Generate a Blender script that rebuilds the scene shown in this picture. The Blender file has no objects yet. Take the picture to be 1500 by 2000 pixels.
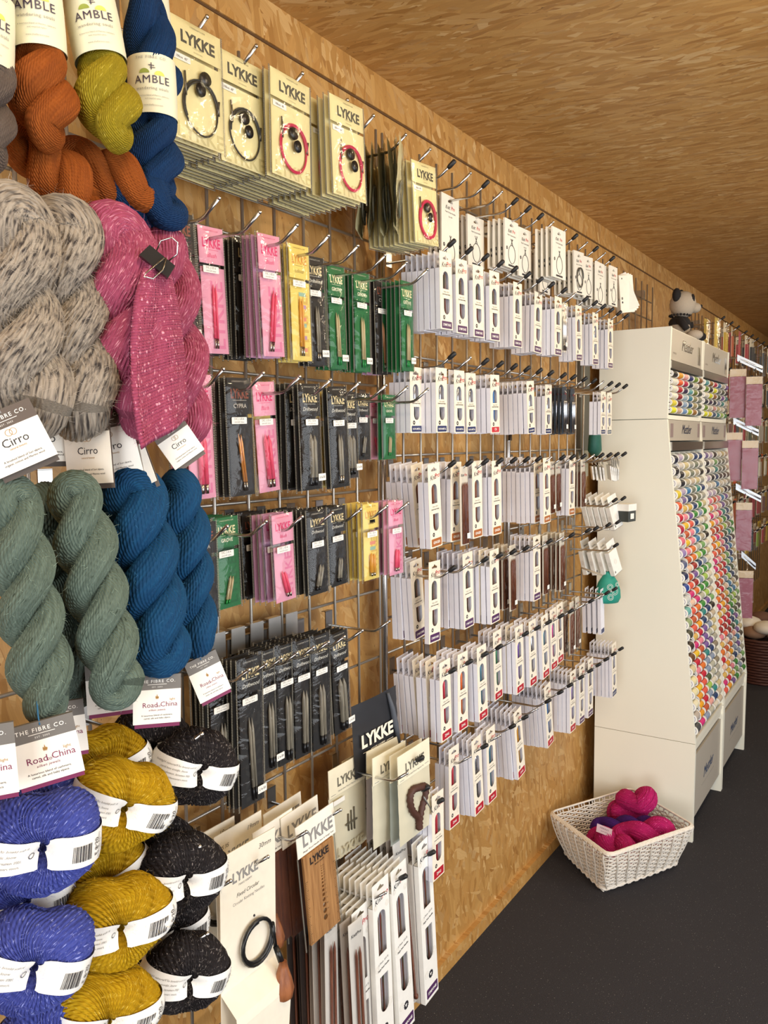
import bpy, math, random
from math import sin, cos, pi, sqrt, radians, exp
from mathutils import Vector, Matrix, Euler, noise
from mathutils.geometry import tessellate_polygon
random.seed(7)
SC = bpy.context.scene
COL = SC.collection
R = random.random
def U(a, b): return a + (b-a)*R()

# ------------------------------------------------------------------ camera
F = 1602.0; CX, CH = 1.10, 1.538
yv = Vector((1040., -145., F)).normalized()
xv = -Vector((-2484., -115., F)); xv = (xv - yv*xv.dot(yv)).normalized()
zv = xv.cross(yv)
cam = bpy.data.objects.new('camera', bpy.data.cameras.new('camera'))
right = Vector((xv[0], yv[0], zv[0])); down = Vector((xv[1], yv[1], zv[1])); fwd = Vector((xv[2], yv[2], zv[2]))
m = Matrix((right, -down, -fwd)).transposed().to_4x4(); m.translation = (CX, 0, CH)
cam.matrix_world = m
cam.data.sensor_fit = 'HORIZONTAL'; cam.data.sensor_width = 36; cam.data.lens = 36*F/1500
cam.data.clip_start = .02
COL.objects.link(cam); SC.camera = cam
def ray(px, py):
    v = Vector((px-750, py-1000, F)); return Vector((v@xv, v@yv, v@zv))
def at(px, py, x):                                  # point of the place seen at a pixel, on the plane X = x
    r = ray(px, py); t = (x-CX)/r.x; return Vector((x, r.y*t, CH+r.z*t))
def atz(px, py, z):
    r = ray(px, py); t = (z-CH)/r.z; return Vector((CX+r.x*t, r.y*t, z))
def proj(x, y, z):
    v = xv*(x-CX)+yv*y+zv*(z-CH); return 750+F*v[0]/v[2], 1000+F*v[1]/v[2]

# ------------------------------------------------------------------ light
SC.view_settings.view_transform = 'Standard'; SC.view_settings.look = 'None'
SC.view_settings.exposure = 0.14; SC.view_settings.gamma = 1.0
W = bpy.data.worlds.new('world'); SC.world = W; W.use_nodes = True
W.node_tree.nodes['Background'].inputs[0].default_value = (.80, .86, 1.0, 1)
W.node_tree.nodes['Background'].inputs[1].default_value = .55
def area(name, loc, target, sx, sy, power, colr):
    l = bpy.data.lights.new(name, 'AREA'); l.shape = 'RECTANGLE'; l.size = sx; l.size_y = sy; l.energy = power; l.color = colr
    o = bpy.data.objects.new(name, l); o.location = loc
    o.rotation_euler = (Vector(target)-Vector(loc)).to_track_quat('-Z', 'Y').to_euler(); COL.objects.link(o); return o
area('window_daylight', (2.75, 1.4, 1.15), (0, 1.9, .9), 3.4, 1.7, 62, (.93, .97, 1.0))
area('doorway_daylight', (1.5, -2.4, 1.1), (.5, 2.5, .9), 1.6, 2.0, 72, (.95, .98, 1.0))
for i, (lx, ly) in enumerate(((1.15, .35), (1.15, 1.75), (1.15, 3.2), (1.15, 4.9), (1.15, 6.4))):
    area('ceiling_lamp_light', (lx, ly, 2.33), (lx-.5, ly, .6), .10, .55, 8.5, (1.0, .80, .52))

# ------------------------------------------------------------------ materials
def lin(c): return c/12.92 if c <= .04045 else ((c+.055)/1.055)**2.4
def hx(s):
    s = s.lstrip('#'); return tuple(lin(int(s[i:i+2], 16)/255) for i in (0, 2, 4)) + (1,)
MC = {}
class NT:
    def __init__(s, name):
        s.m = bpy.data.materials.new(name); s.m.use_nodes = True; s.t = s.m.node_tree; s.n = s.t.nodes
        s.b = s.n['Principled BSDF']; s.out = s.n['Material Output']
    def N(s, typ, **kw):
        n = s.n.new(typ)
        for k, v in kw.items():
            if k.startswith('i_'): n.inputs[k[2:].replace('_', ' ')].default_value = v
            elif k[0] == 'I' and k[1:].isdigit(): n.inputs[int(k[1:])].default_value = v
            else: setattr(n, k, v)
        return n
    def L(s, a, b): s.t.links.new(a, b)
    def math(s, op, a, b=None, c=None):
        n = s.N('ShaderNodeMath', operation=op)
        for i, v in enumerate((a, b, c)):
            if v is None: continue
            if isinstance(v, (int, float)): n.inputs[i].default_value = v
            else: s.L(v, n.inputs[i])
        return n.outputs[0]
    def mix(s, f, a, b, mode='MIX'):
        n = s.N('ShaderNodeMix', data_type='RGBA', blend_type=mode)
        for i, v in ((0, f), (6, a), (7, b)):
            if isinstance(v, (int, float, tuple)): n.inputs[i].default_value = v
            else: s.L(v, n.inputs[i])
        return n.outputs[2]
    def bump(s, h, st, dist=.001):
        n = s.N('ShaderNodeBump'); n.inputs['Strength'].default_value = st; n.inputs['Distance'].default_value = dist
        s.L(h, n.inputs['Height']); s.L(n.outputs[0], s.b.inputs['Normal'])
def mat(c, rough=.6, metal=0, var=.06, scale=60, bump=0, name=None, spec=None):
    k = (c, rough, metal, var, scale, bump)
    if k in MC: return MC[k]
    t = NT(name or 'surface_'+c.strip('#'))
    t.b.inputs['Roughness'].default_value = rough; t.b.inputs['Metallic'].default_value = metal
    if spec is not None: t.b.inputs['Specular IOR Level'].default_value = spec
    g = t.N('ShaderNodeTexCoord'); nz = t.N('ShaderNodeTexNoise', i_Scale=scale, i_Detail=3.0); t.L(g.outputs['Object'], nz.inputs['Vector'])
    a = hx(c); lo = tuple(v*(1-var) for v in a[:3])+(1,); hi = tuple(min(1, v*(1+var)) for v in a[:3])+(1,)
    t.L(t.mix(nz.outputs[0], lo, hi), t.b.inputs['Base Color'])
    if bump: t.bump(nz.outputs[0], bump)
    MC[k] = t.m; return t.m

def osb(name, along, tint=1.0):
    """oriented strand board: layers of stretched flakes, each with its own direction and tone"""
    t = NT(name); g = t.N('ShaderNodeTexCoord'); h = None; colr = None
    pal = [('#dbb274', '#bb8a47'), ('#d2a460', '#a9783a'), ('#e2bd82', '#a06e32'), ('#cb9a56', '#b88545')]
    base = t.mix(0.5, hx('#c6924a'), hx('#c08a42')); hgt = None
    for i, (ang, sc, thr) in enumerate(((8, 1.0, 0), (48, 1.2, .50), (-38, 1.3, .54), (24, 1.5, .55), (-64, 1.1, .62), (-12, 1.9, .6))):
        mp = t.N('ShaderNodeMapping'); mp.inputs['Location'].default_value = (i*3.7, i*1.3, i*.7)
        t.L(g.outputs['Object'], mp.inputs['Vector'])
        a = radians(ang)
        if along == 'wall': mp.inputs['Rotation'].default_value = (a, 0, 0)
        else: mp.inputs['Rotation'].default_value = (0, 0, a*.55)
        # warp, then stretch
        nz = t.N('ShaderNodeTexNoise', i_Scale=7.0, i_Detail=3.0); t.L(mp.outputs[0], nz.inputs['Vector'])
        add = t.N('ShaderNodeVectorMath', operation='MULTIPLY_ADD'); t.L(nz.outputs['Color'], add.inputs[0]); add.inputs[1].default_value = (.045,)*3; t.L(mp.outputs[0], add.inputs[2])
        m2 = t.N('ShaderNodeMapping'); t.L(add.outputs[0], m2.inputs['Vector'])
        m2.inputs['Scale'].default_value = ((1, 38*sc, 9*sc) if along == 'wall' else (9*sc, 46*sc, 1))
        vo = t.N('ShaderNodeTexVoronoi', i_Scale=1.0, feature='F1'); t.L(m2.outputs[0], vo.inputs['Vector'])
        sp = t.N('ShaderNodeSeparateColor'); t.L(vo.outputs['Color'], sp.inputs[0])
        m3 = t.N('ShaderNodeMapping'); t.L(add.outputs[0], m3.inputs['Vector'])
        m3.inputs['Scale'].default_value = ((1, 420, 22) if along == 'wall' else (22, 420, 1))
        gr = t.N('ShaderNodeTexNoise', i_Scale=1.0, i_Detail=3.0); t.L(m3.outputs[0], gr.inputs['Vector'])
        c1 = t.mix(sp.outputs[0], hx(pal[i % 4][0]), hx(pal[i % 4][1]))
        c1 = t.mix(t.math('MULTIPLY', gr.outputs[0], .50), c1, hx('#8a5f2a'))
        hh = t.math('ADD', t.math('MULTIPLY', sp.outputs[1], .7), t.math('MULTIPLY', gr.outputs[0], .35))
        if i == 0: base = c1; hgt = hh
        else:
            mk = t.math('GREATER_THAN', sp.outputs[2], thr)
            base = t.mix(mk, base, c1)
            mm = t.N('ShaderNodeMix', data_type='FLOAT'); t.L(mk, mm.inputs[0]); t.L(hgt, mm.inputs[2]); t.L(t.math('ADD', hh, .12*i), mm.inputs[3]); hgt = mm.outputs[0]
    # dark bark flecks
    m4 = t.N('ShaderNodeMapping'); t.L(g.outputs['Object'], m4.inputs['Vector']); m4.inputs['Scale'].default_value = (1, 130, 60) if along == 'wall' else (60, 150, 1)
    fl = t.N('ShaderNodeTexNoise', i_Scale=1.0, i_Detail=4.0); t.L(m4.outputs[0], fl.inputs['Vector'])
    fk = t.math('MULTIPLY', t.math('GREATER_THAN', fl.outputs[0], .71), .6)
    base = t.mix(fk, base, hx('#4e2f12'))
    if tint != 1.0: base = t.mix(1.0, base, (tint, tint*.95, tint*.85, 1), 'MULTIPLY')
    t.L(base, t.b.inputs['Base Color']); t.b.inputs['Roughness'].default_value = .5
    t.bump(hgt, .35, .0015); return t.m

def yarn(name, c1, c2, fleck=None, fl=.5, ply=900., rough=.8, sheen=.4):
    """yarn: su counts strands around the bundle, sv is the length along it"""
    t = NT(name); su = t.N('ShaderNodeAttribute', attribute_name='su').outputs['Fac']; sv = t.N('ShaderNodeAttribute', attribute_name='sv').outputs['Fac']
    ph = t.math('ADD', t.math('MULTIPLY', su, 6.2832), t.math('MULTIPLY', sv, ply))
    w = t.math('SINE', ph)
    cb = t.N('ShaderNodeCombineXYZ'); t.L(t.math('MULTIPLY', su, 1.0), cb.inputs[0]); t.L(t.math('MULTIPLY', sv, 60.), cb.inputs[1])
    nz = t.N('ShaderNodeTexNoise', i_Scale=1.0, i_Detail=3.0); t.L(cb.outputs[0], nz.inputs['Vector'])
    base = t.mix(nz.outputs[0], hx(c1), hx(c2))
    wn = t.N('ShaderNodeTexWhiteNoise', noise_dimensions='1D'); t.L(t.math('FLOOR', su), wn.inputs['W'])
    base = t.mix(t.math('MULTIPLY', wn.outputs[0], .35), base, hx(c2))
    if fleck:
        cb2 = t.N('ShaderNodeCombineXYZ'); hv = fl > .9; t.L(t.math('MULTIPLY', su, 1.6 if hv else 3.0), cb2.inputs[0]); t.L(t.math('MULTIPLY', sv, 95. if hv else 110.), cb2.inputs[1])
        n2 = t.N('ShaderNodeTexNoise', i_Scale=1.0, i_Detail=2.0); t.L(cb2.outputs[0], n2.inputs['Vector'])
        rp = t.N('ShaderNodeMapRange', i_From_Min=.44 if hv else .5+.16*(1-fl), i_From_Max=.66 if hv else .62+.1*(1-fl)); t.L(n2.outputs[0], rp.inputs[0])
        base = t.mix(rp.outputs[0], base, hx(fleck))
    t.L(base, t.b.inputs['Base Color']); t.b.inputs['Roughness'].default_value = rough
    t.b.inputs['Sheen Weight'].default_value = sheen; t.b.inputs['Sheen Roughness'].default_value = .4
    t.b.inputs['Sheen Tint'].default_value = hx(c1); t.b.inputs['Specular IOR Level'].default_value = .2
    t.bump(w, .75, .0007); return t.m

def wood(name, c1, c2, sc=1.0):
    t = NT(name); g = t.N('ShaderNodeTexCoord'); mp = t.N('ShaderNodeMapping'); mp.inputs['Scale'].default_value = (400*sc, 400*sc, 22*sc)
    t.L(g.outputs['Object'], mp.inputs['Vector']); nz = t.N('ShaderNodeTexNoise', i_Scale=1.0, i_Detail=4.0); t.L(mp.outputs[0], nz.inputs['Vector'])
    rp = t.N('ShaderNodeMapRange', i_From_Min=.35, i_From_Max=.65); t.L(nz.outputs[0], rp.inputs[0])
    t.L(t.mix(rp.outputs[0], hx(c1), hx(c2)), t.b.inputs['Base Color']); t.b.inputs['Roughness'].default_value = .5; t.bump(nz.outputs[0], .2); return t.m

def plastic(name, tint=(1, 1, 1, 1), amount=.0, rough=.10, scale=24, strength=.6):
    t = NT(name); g = t.N('ShaderNodeTexCoord'); nz = t.N('ShaderNodeTexNoise', i_Scale=scale, i_Detail=3.0, i_Distortion=1.2); t.L(g.outputs['Object'], nz.inputs['Vector'])
    bp = t.N('ShaderNodeBump'); bp.inputs['Strength'].default_value = strength; bp.inputs['Distance'].default_value = .006; t.L(nz.outputs[0], bp.inputs['Height'])
    tr = t.N('ShaderNodeBsdfTransparent'); tr.inputs[0].default_value = tint
    gl = t.N('ShaderNodeBsdfAnisotropic'); gl.inputs['Roughness'].default_value = rough; gl.inputs['Color'].default_value = (1, 1, 1, 1); t.L(bp.outputs[0], gl.inputs['Normal'])
    fr = t.N('ShaderNodeFresnel', i_IOR=1.45); t.L(bp.outputs[0], fr.inputs['Normal'])
    ms = t.N('ShaderNodeMixShader'); t.L(t.math('MINIMUM', t.math('ADD', t.math('MULTIPLY', fr.outputs[0], .75), amount), .6), ms.inputs[0]); t.L(tr.outputs[0], ms.inputs[1]); t.L(gl.outputs[0], ms.inputs[2])
    t.L(ms.outputs[0], t.out.inputs[0]); return t.m

def perforated():
    t = NT('perforated_plastic_edge'); g = t.N('ShaderNodeTexCoord'); s = t.N('ShaderNodeSeparateXYZ'); t.L(g.outputs['Object'], s.inputs[0])
    w = t.math('GREATER_THAN', t.math('SINE', t.math('MULTIPLY', s.outputs[2], 2300.)), -.1)
    tr = t.N('ShaderNodeBsdfTransparent'); tr.inputs[0].default_value = (.75, .75, .72, 1)
    t.b.inputs['Base Color'].default_value = hx('#b9b4a6'); t.b.inputs['Roughness'].default_value = .25
    ms = t.N('ShaderNodeMixShader'); t.L(t.math('MULTIPLY', w, .55), ms.inputs[0]); t.L(tr.outputs[0], ms.inputs[1]); t.L(t.b.outputs[0], ms.inputs[2]); t.L(ms.outputs[0], t.out.inputs[0]); return t.m

M_OSBW = osb('osb_wall', 'wall'); M_OSBC = osb('osb_ceiling', 'ceil', 1.0)
M_CHROME = mat('#c9c8c6', .22, 1, .05, name='chrome'); M_WIRE = mat('#b8b3aa', .32, .75, .05, 61, name='grey_zinc_wire')
M_STEEL = mat('#b5b3af', .28, 1, .06, 62, name='brushed_steel_plate'); M_CAP = mat('#1c1c1d', .45, name='black_plastic_cap')
M_WHITE = mat('#efece4', .55, name='white_card'); M_SIDE = mat('#e8e7ee', .55, name='cool_lit_white_card'); M_FACE = mat('#eee4d0', .5, name='warm_lit_cream_print'); M_TRAY = mat('#d9d8e2', .6, name='lilac_white_tray'); M_CREAM = mat('#efe6d2', .55, name='cream_card')  # cream box print and white sides, warm and cool light mixed into colour
M_INK = mat('#26242a', .6, name='black_ink'); M_GINK = mat('#8d8a86', .6, name='grey_ink'); M_RED = mat('#c3262f', .5, name='red_ink')
M_PLAS = plastic('clear_plastic_sleeve'); M_PERF = perforated(); M_HAZE = mat('#9a968a', .22, 0, .1, 90, name='hazy_plastic_edge')
M_BLACKP = mat('#141416', .3, name='black_plastic')

# ------------------------------------------------------------------ mesh building
class MB:
    def __init__(s): s.v = []; s.f = []; s.mi = []; s.sm = []; s.at = {}
    def face(s, idx, m=0, sm=False): s.f.append(tuple(idx)); s.mi.append(m); s.sm.append(sm)
    def box(s, x0, x1, y0, y1, z0, z1, m=0):
        b = len(s.v); s.v += [(x, y, z) for x in (x0, x1) for y in (y0, y1) for z in (z0, z1)]
        for q in ((0, 1, 3, 2), (4, 6, 7, 5), (0, 4, 5, 1), (2, 3, 7, 6), (0, 2, 6, 4), (1, 5, 7, 3)): s.face([b+i for i in q], m)
        return s
    def poly(s, loops, x0, x1, m=0, tf=None, back=True):
        """flat plate in the y-z plane, loops[0] the outline and the rest holes, between x0 and x1"""
        tf = tf or (lambda a, b, c: (a, b, c))
        fl = [p for l in loops for p in l]; n = len(fl); b = len(s.v)
        s.v += [tf(x1, p[0], p[1]) for p in fl] + [tf(x0, p[0], p[1]) for p in fl]
        for t in tessellate_polygon([[Vector((p[0], p[1], 0)) for p in l] for l in loops]):
            a_, b_, c_ = [fl[i] for i in t]
            if (b_[0]-a_[0])*(c_[1]-a_[1])-(b_[1]-a_[1])*(c_[0]-a_[0]) < 0: t = t[::-1]
            s.face([b+i for i in t], m)
            if back: s.face([b+n+i for i in reversed(t)], m)
        o = 0
        for l in loops:
            k = len(l)
            for i in range(k): s.face([b+o+i, b+n+o+i, b+n+o+(i+1) % k, b+o+(i+1) % k], m)
            o += k
        return s
    def tube(s, pts, r, n=8, m=0, cap=True, closed=False):
        pts = [Vector(p) for p in pts]; k = len(pts); rr = r if isinstance(r, (list, tuple)) else [r]*k
        b = len(s.v); nrm = None
        for i in range(k):
            t = (pts[(i+1) % k]-pts[i-1]) if closed else (pts[min(i+1, k-1)]-pts[max(i-1, 0)])
            t = t.normalized() if t.length > 1e-9 else Vector((0, 0, 1))
            if nrm is None: nrm = t.orthogonal().normalized()
            nrm = (nrm - t*nrm.dot(t)).normalized(); bi = t.cross(nrm)
            for j in range(n):
                a = 2*pi*j/n; p = pts[i]+(nrm*cos(a)+bi*sin(a))*rr[i]; s.v.append(tuple(p))
        for i in range(k if closed else k-1):
            i2 = (i+1) % k
            for j in range(n): s.face([b+i*n+j, b+i*n+(j+1) % n, b+i2*n+(j+1) % n, b+i2*n+j], m, True)
        if cap and not closed:
            s.face([b+j for j in reversed(range(n))], m); s.face([b+(k-1)*n+j for j in range(n)], m)
        return s
    def lathe(s, prof, n=16, m=0, o=(0, 0, 0), ax='z', sq=(1, 1)):
        b = len(s.v); o = Vector(o)
        for (r, h) in prof:
            for j in range(n):
                a = 2*pi*j/n; c = (cos(a)*r*sq[0], sin(a)*r*sq[1])
                p = {'z': (c[0], c[1], h), 'y': (c[0], h, c[1]), 'x': (h, c[0], c[1])}[ax]; s.v.append(tuple(o+Vector(p)))
        for i in range(len(prof)-1):
            for j in range(n): s.face([b+i*n+j, b+i*n+(j+1) % n, b+(i+1)*n+(j+1) % n, b+(i+1)*n+j], m, True)
        s.face([b+j for j in range(n)], m); s.face([b+(len(prof)-1)*n+j for j in range(n)], m)
        return s
    def ball(s, c, r, n=16, m=0, sc=(1, 1, 1), rot=None):
        b = len(s.v); k = n//2
        for i in range(k+1):
            th = pi*i/k
            for j in range(n):
                a = 2*pi*j/n; p = Vector((sin(th)*cos(a)*r*sc[0], sin(th)*sin(a)*r*sc[1], cos(th)*r*sc[2]))
                if rot: p = rot@p
                s.v.append(tuple(Vector(c)+p))
        for i in range(k):
            for j in range(n): s.face([b+i*n+j, b+(i+1)*n+j, b+(i+1)*n+(j+1) % n, b+i*n+(j+1) % n], m, True)
        return s
    def grid(s, fn, nu, nv, m=0, sm=True, cu=False, cv=False, su=None):
        b = len(s.v)
        for i in range(nu):
            for j in range(nv): s.v.append(tuple(fn(i, j)))
        for i in range(nu if cu else nu-1):
            for j in range(nv if cv else nv-1):
                i2 = (i+1) % nu; j2 = (j+1) % nv; s.face([b+i*nv+j, b+i2*nv+j, b+i2*nv+j2, b+i*nv+j2], m, sm)
        return s
    def text(s, body, size, x, y, z, m=0, bold=0., shear=0., align='CENTER', tf=None, ang=0., sx=1., space=1.):
        vs, fs = glyphs(body, bold, shear, align, space); b = len(s.v); ca, sa = cos(ang), sin(ang)
        tf = tf or (lambda a, c, d: (a, c, d))
        for (u, v) in vs:
            u, v = u*size*sx, v*size; s.v.append(tf(x, y+u*ca-v*sa, z+u*sa+v*ca))
        for f in fs: s.face([b+i for i in f], m)
        return s
    def build(s, name, mats, parent=None, loc=None, shell=False):
        me = bpy.data.meshes.new(name); me.from_pydata(s.v, [], s.f)
        for mm in (mats if isinstance(mats, (list, tuple)) else [mats]): me.materials.append(mm)
        me.polygons.foreach_set('material_index', s.mi); me.polygons.foreach_set('use_smooth', s.sm)
        for k, vals in s.at.items():
            a = me.attributes.new(k, 'FLOAT', 'POINT'); a.data.foreach_set('value', vals)
        me.update()
        o = bpy.data.objects.new(name, me); COL.objects.link(o)
        if parent: o.parent = parent
        if loc is not None: o.location = loc
        return o
GC = {}
def glyphs(body, bold, shear, align, space):
    k = (body, bold, shear, align, space)
    if k not in GC:
        c = bpy.data.curves.new('t', 'FONT'); c.body = body; c.size = 1; c.offset = bold; c.shear = shear; c.align_x = align; c.resolution_u = 2; c.space_character = space
        o = bpy.data.objects.new('t', c); me = bpy.data.meshes.new_from_object(o)
        GC[k] = ([(v.co.x, v.co.y) for v in me.vertices], [tuple(p.vertices) for p in me.polygons])
        bpy.data.objects.remove(o); bpy.data.meshes.remove(me); bpy.data.curves.remove(c)
    return GC[k]
def empty(name, loc=(0, 0, 0), rz=0, label=None, cat=None, group=None):
    o = bpy.data.objects.new(name, None); o.empty_display_size = .02; COL.objects.link(o); o.location = loc; o.rotation_euler = (0, 0, rz)
    return tag(o, label, cat, group)
def tag(o, label=None, cat=None, group=None, kind=None):
    for k, v in (('label', label), ('category', cat), ('group', group), ('kind', kind)):
        if v: o[k] = v
    return o
def structure(o): o['kind'] = 'structure'; return o
def kids(o): return KID.get(o.name, [])
KID = {}
def index_children(root):
    KID.clear()
    for o in bpy.data.objects:
        if o.parent: KID.setdefault(o.parent.name, []).append(o)
def copy_tree(o, parent=None):
    c = o.copy(); COL.objects.link(c)
    if parent: c.parent = parent
    for ch in CH_[o.name] if o.name in CH_ else []: copy_tree(ch, c)
    return c
CH_ = {}
def proto(o):                                       # remember the parts of a thing so that it can be copied
    for x in bpy.data.objects:
        if x.parent and x.parent.name not in CH_: pass
    def rec(p):
        CH_[p.name] = [x for x in bpy.data.objects if x.parent == p]
        for x in CH_[p.name]: rec(x)
    rec(o); return o
USED = set()
def place(pr, loc, rot=(0, 0, 0), label=None, cat=None, group=None):
    """the first placing moves the built thing itself, later ones copy it with all its parts"""
    if pr.name in USED: o = copy_tree(pr)
    else: USED.add(pr.name); o = pr
    o.location = loc; o.rotation_euler = rot
    return tag(o, label, cat, group)
ORD = ['first', 'second', 'third', 'fourth', 'fifth', 'sixth', 'seventh', 'eighth', 'ninth', 'tenth', 'eleventh', 'twelfth', 'thirteenth', 'fourteenth', 'fifteenth', 'sixteenth', 'seventeenth', 'eighteenth', 'nineteenth', 'twentieth']
def ordn(i): return ORD[i] if i < 20 else ('twenty-'+ORD[i-20] if i < 29 else ('thirtieth' if i == 29 else 'thirty-'+ORD[i-30]))
def arch(w, z0, z1, y=0, top=True, n=7):
    """window outline: straight sides, one round end"""
    r = w/2; P = []
    if top:
        P = [(y-r, z0), (y+r, z0)] + [(y+r*cos(pi*i/n), z1-r+r*sin(pi*i/n)) for i in range(n+1)]
    else:
        P = [(y+r, z1), (y-r, z1)] + [(y-r*cos(pi*i/n), z0+r-r*sin(pi*i/n)) for i in range(n+1)]
    return P
def rrect(y0, y1, z0, z1, r, n=4):
    P = []
    for cx, cy, a0 in ((y1-r, z1-r, 0), (y0+r, z1-r, 90), (y0+r, z0+r, 180), (y1-r, z0+r, 270)):
        for i in range(n+1): a = radians(a0+90*i/n); P.append((cx+r*cos(a), cy+r*sin(a)))
    return P
def circ(y, z, r, n=14, s=1.0): return [(y+r*s*cos(2*pi*i/n), z+r*sin(2*pi*i/n)) for i in range(n)]
# ------------------------------------------------------------------ room shell
CEIL = 2.398
def carpet():
    t = NT('charcoal_carpet'); g = t.N('ShaderNodeTexCoord'); n1 = t.N('ShaderNodeTexNoise', i_Scale=420., i_Detail=3.0); n2 = t.N('ShaderNodeTexNoise', i_Scale=3., i_Detail=3.0)
    n3 = t.N('ShaderNodeTexNoise', i_Scale=260., i_Detail=1.0)
    for n in (n1, n2, n3): t.L(g.outputs['Object'], n.inputs['Vector'])
    b = t.mix(n1.outputs[0], hx('#1d1d20'), hx('#525054')); b = t.mix(t.math('MULTIPLY', n2.outputs[0], .3), b, hx('#27262a'))
    b = t.mix(t.math('GREATER_THAN', n3.outputs[0], .73), b, hx('#8f8c88')); t.L(b, t.b.inputs['Base Color']); t.b.inputs['Roughness'].default_value = .95
    t.b.inputs['Specular IOR Level'].default_value = .15; t.bump(n1.outputs[0], 1.0, .004); return t.m
structure(MB().box(-.1, 2.9, -2.6, 9.2, -.06, 0).build('floor', carpet()))
structure(MB().box(-.1, 2.9, -2.6, 9.2, CEIL, CEIL+.05).build('ceiling', M_OSBC))
structure(MB().box(-.06, 0, -2.6, 9.2, 0, CEIL-.079).build('wall_left', M_OSBW))
structure(MB().box(-.06, .006, -2.6, 9.2, CEIL-.077, CEIL).build('trim_1', M_OSBW))
structure(MB().box(-.02, .0025, -2.6, 9.2, CEIL-.081, CEIL-.076).build('trim_2', mat('#5b3d1c', .8, name='dark_board_joint')))
structure(MB().box(0, .016, -2.6, 9.2, 0, .045).build('baseboard_left', M_OSBW))
# window side of the cabin and its two ends, behind and beside the camera
wr = MB().box(2.8, 2.86, -2.6, 9.2, 0, .3).box(2.8, 2.86, -2.6, 9.2, 2.0, CEIL)
for y0, y1 in ((-2.6, -.3), (3.1, 4.0), (7.0, 9.2)): wr.box(2.8, 2.86, y0, y1, .3, 2.0)
structure(wr.build('wall_right', M_OSBW))
structure(MB().box(-.1, 2.9, 9.14, 9.2, 0, CEIL).build('wall_far', mat('#cdb083', .7, name='tan_end_wall')))
wb = MB().box(-.1, .7, -2.66, -2.6, 0, CEIL).box(2.3, 2.9, -2.66, -2.6, 0, CEIL).box(.7, 2.3, -2.66, -2.6, 2.1, CEIL)
structure(wb.build('wall_back', M_OSBW))

# ------------------------------------------------------------------ wire grid panels on the wall
GX = .05
def grid_panel(y0, y1, zs, n, label, zb=.40):
    mb = MB()
    for i in range(n): mb.tube([(GX, y0+(y1-y0)*i/(n-1), zb), (GX, y0+(y1-y0)*i/(n-1), 2.24)], .0032, 6)
    for z in zs: mb.tube([(GX-.006, y0, z), (GX-.006, y1, z)], .0032, 6)
    r = empty('gridwall_panel', (0, 0, 0), 0, label, 'display grid', 'wire grid panels along the wall')
    mb.build('wire_mesh', M_WIRE, r)
    for zz in (.66, 1.25, 2.19):
        for yy in (y0+.12, y1-.12): MB().box(.001, GX-.003, yy-.01, yy+.01, zz-.02, zz+.02).build('wall_bracket', M_STEEL, r)
ZL = [2.176, 1.99, 1.915, 1.668, 1.428, 1.19, 1.03, .87, .71, .63, .45]
ZK = [2.166, 1.995, 1.749, 1.506, 1.265, 1.115, 1.03, .88, .79, .63]
grid_panel(.185, .87, ZL, 9, 'wire grid panel behind the hanging yarn, nearest the left edge')
grid_panel(.885, 1.60, ZL, 9, 'wire grid panel behind the pink, green and dark needle sleeves')
grid_panel(1.626, 2.30, ZK, 9, 'wire grid panel behind the first half of the white needle boxes', .60)
grid_panel(2.328, 3.0, ZK, 9, 'wire grid panel behind the second half of the white boxes, before the thread cabinet', .60)
for y, zb_, lab in ((1.613, .38, 'chrome upright tube between the sleeve display and the white box display'), (2.314, .60, 'chrome upright tube halfway along the white box display')):
    u = MB(); u.tube([(GX+.004, y, zb_), (GX+.004, y, 2.2)], .008, 10); u.lathe([(.013, 0), (.013, .05)], 10, 0, (GX+.004, y, 1.54)); tag(u.build('upright_tube', M_CHROME), lab, 'upright')

# ------------------------------------------------------------------ display hooks
def make_hook(L, cap, name='display_hook'):
    r = empty(name)
    MB().box(-.001, .0015, -.012, .012, -.035, .006).box(-.010, .0015, -.012, .012, .004, .0055).build('back_plate', M_STEEL, r)
    p = [(0, 0, -.026), (L-.045, 0, -.026), (L-.035, 0, -.024), (L-.028, 0, -.0205), (L, 0, 0)]
    MB().tube(p, .003, 8).build('arm', M_CHROME, r)
    if cap:
        MB().tube([(L-.012, 0, -.0093), (L-.008, 0, -.0065), (L+.004, 0, .0025), (L+.006, 0, .004)], [.0045, .0055, .0055, .003], 8).build('end_cap', M_CAP, r)
    else: MB().ball((L, 0, 0), .0036, 8).build('end_bead', M_CHROME, r)
    return proto(r)
HOOK = {}
def hook(x1, y, ztip, cap, label, group):
    L = round(x1-GX, 3)
    if (L, cap) not in HOOK: HOOK[(L, cap)] = make_hook(L, cap)
    place(HOOK[(L, cap)], (GX, y, ztip), (0, 0, 0), label, 'display hook', group)

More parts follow.
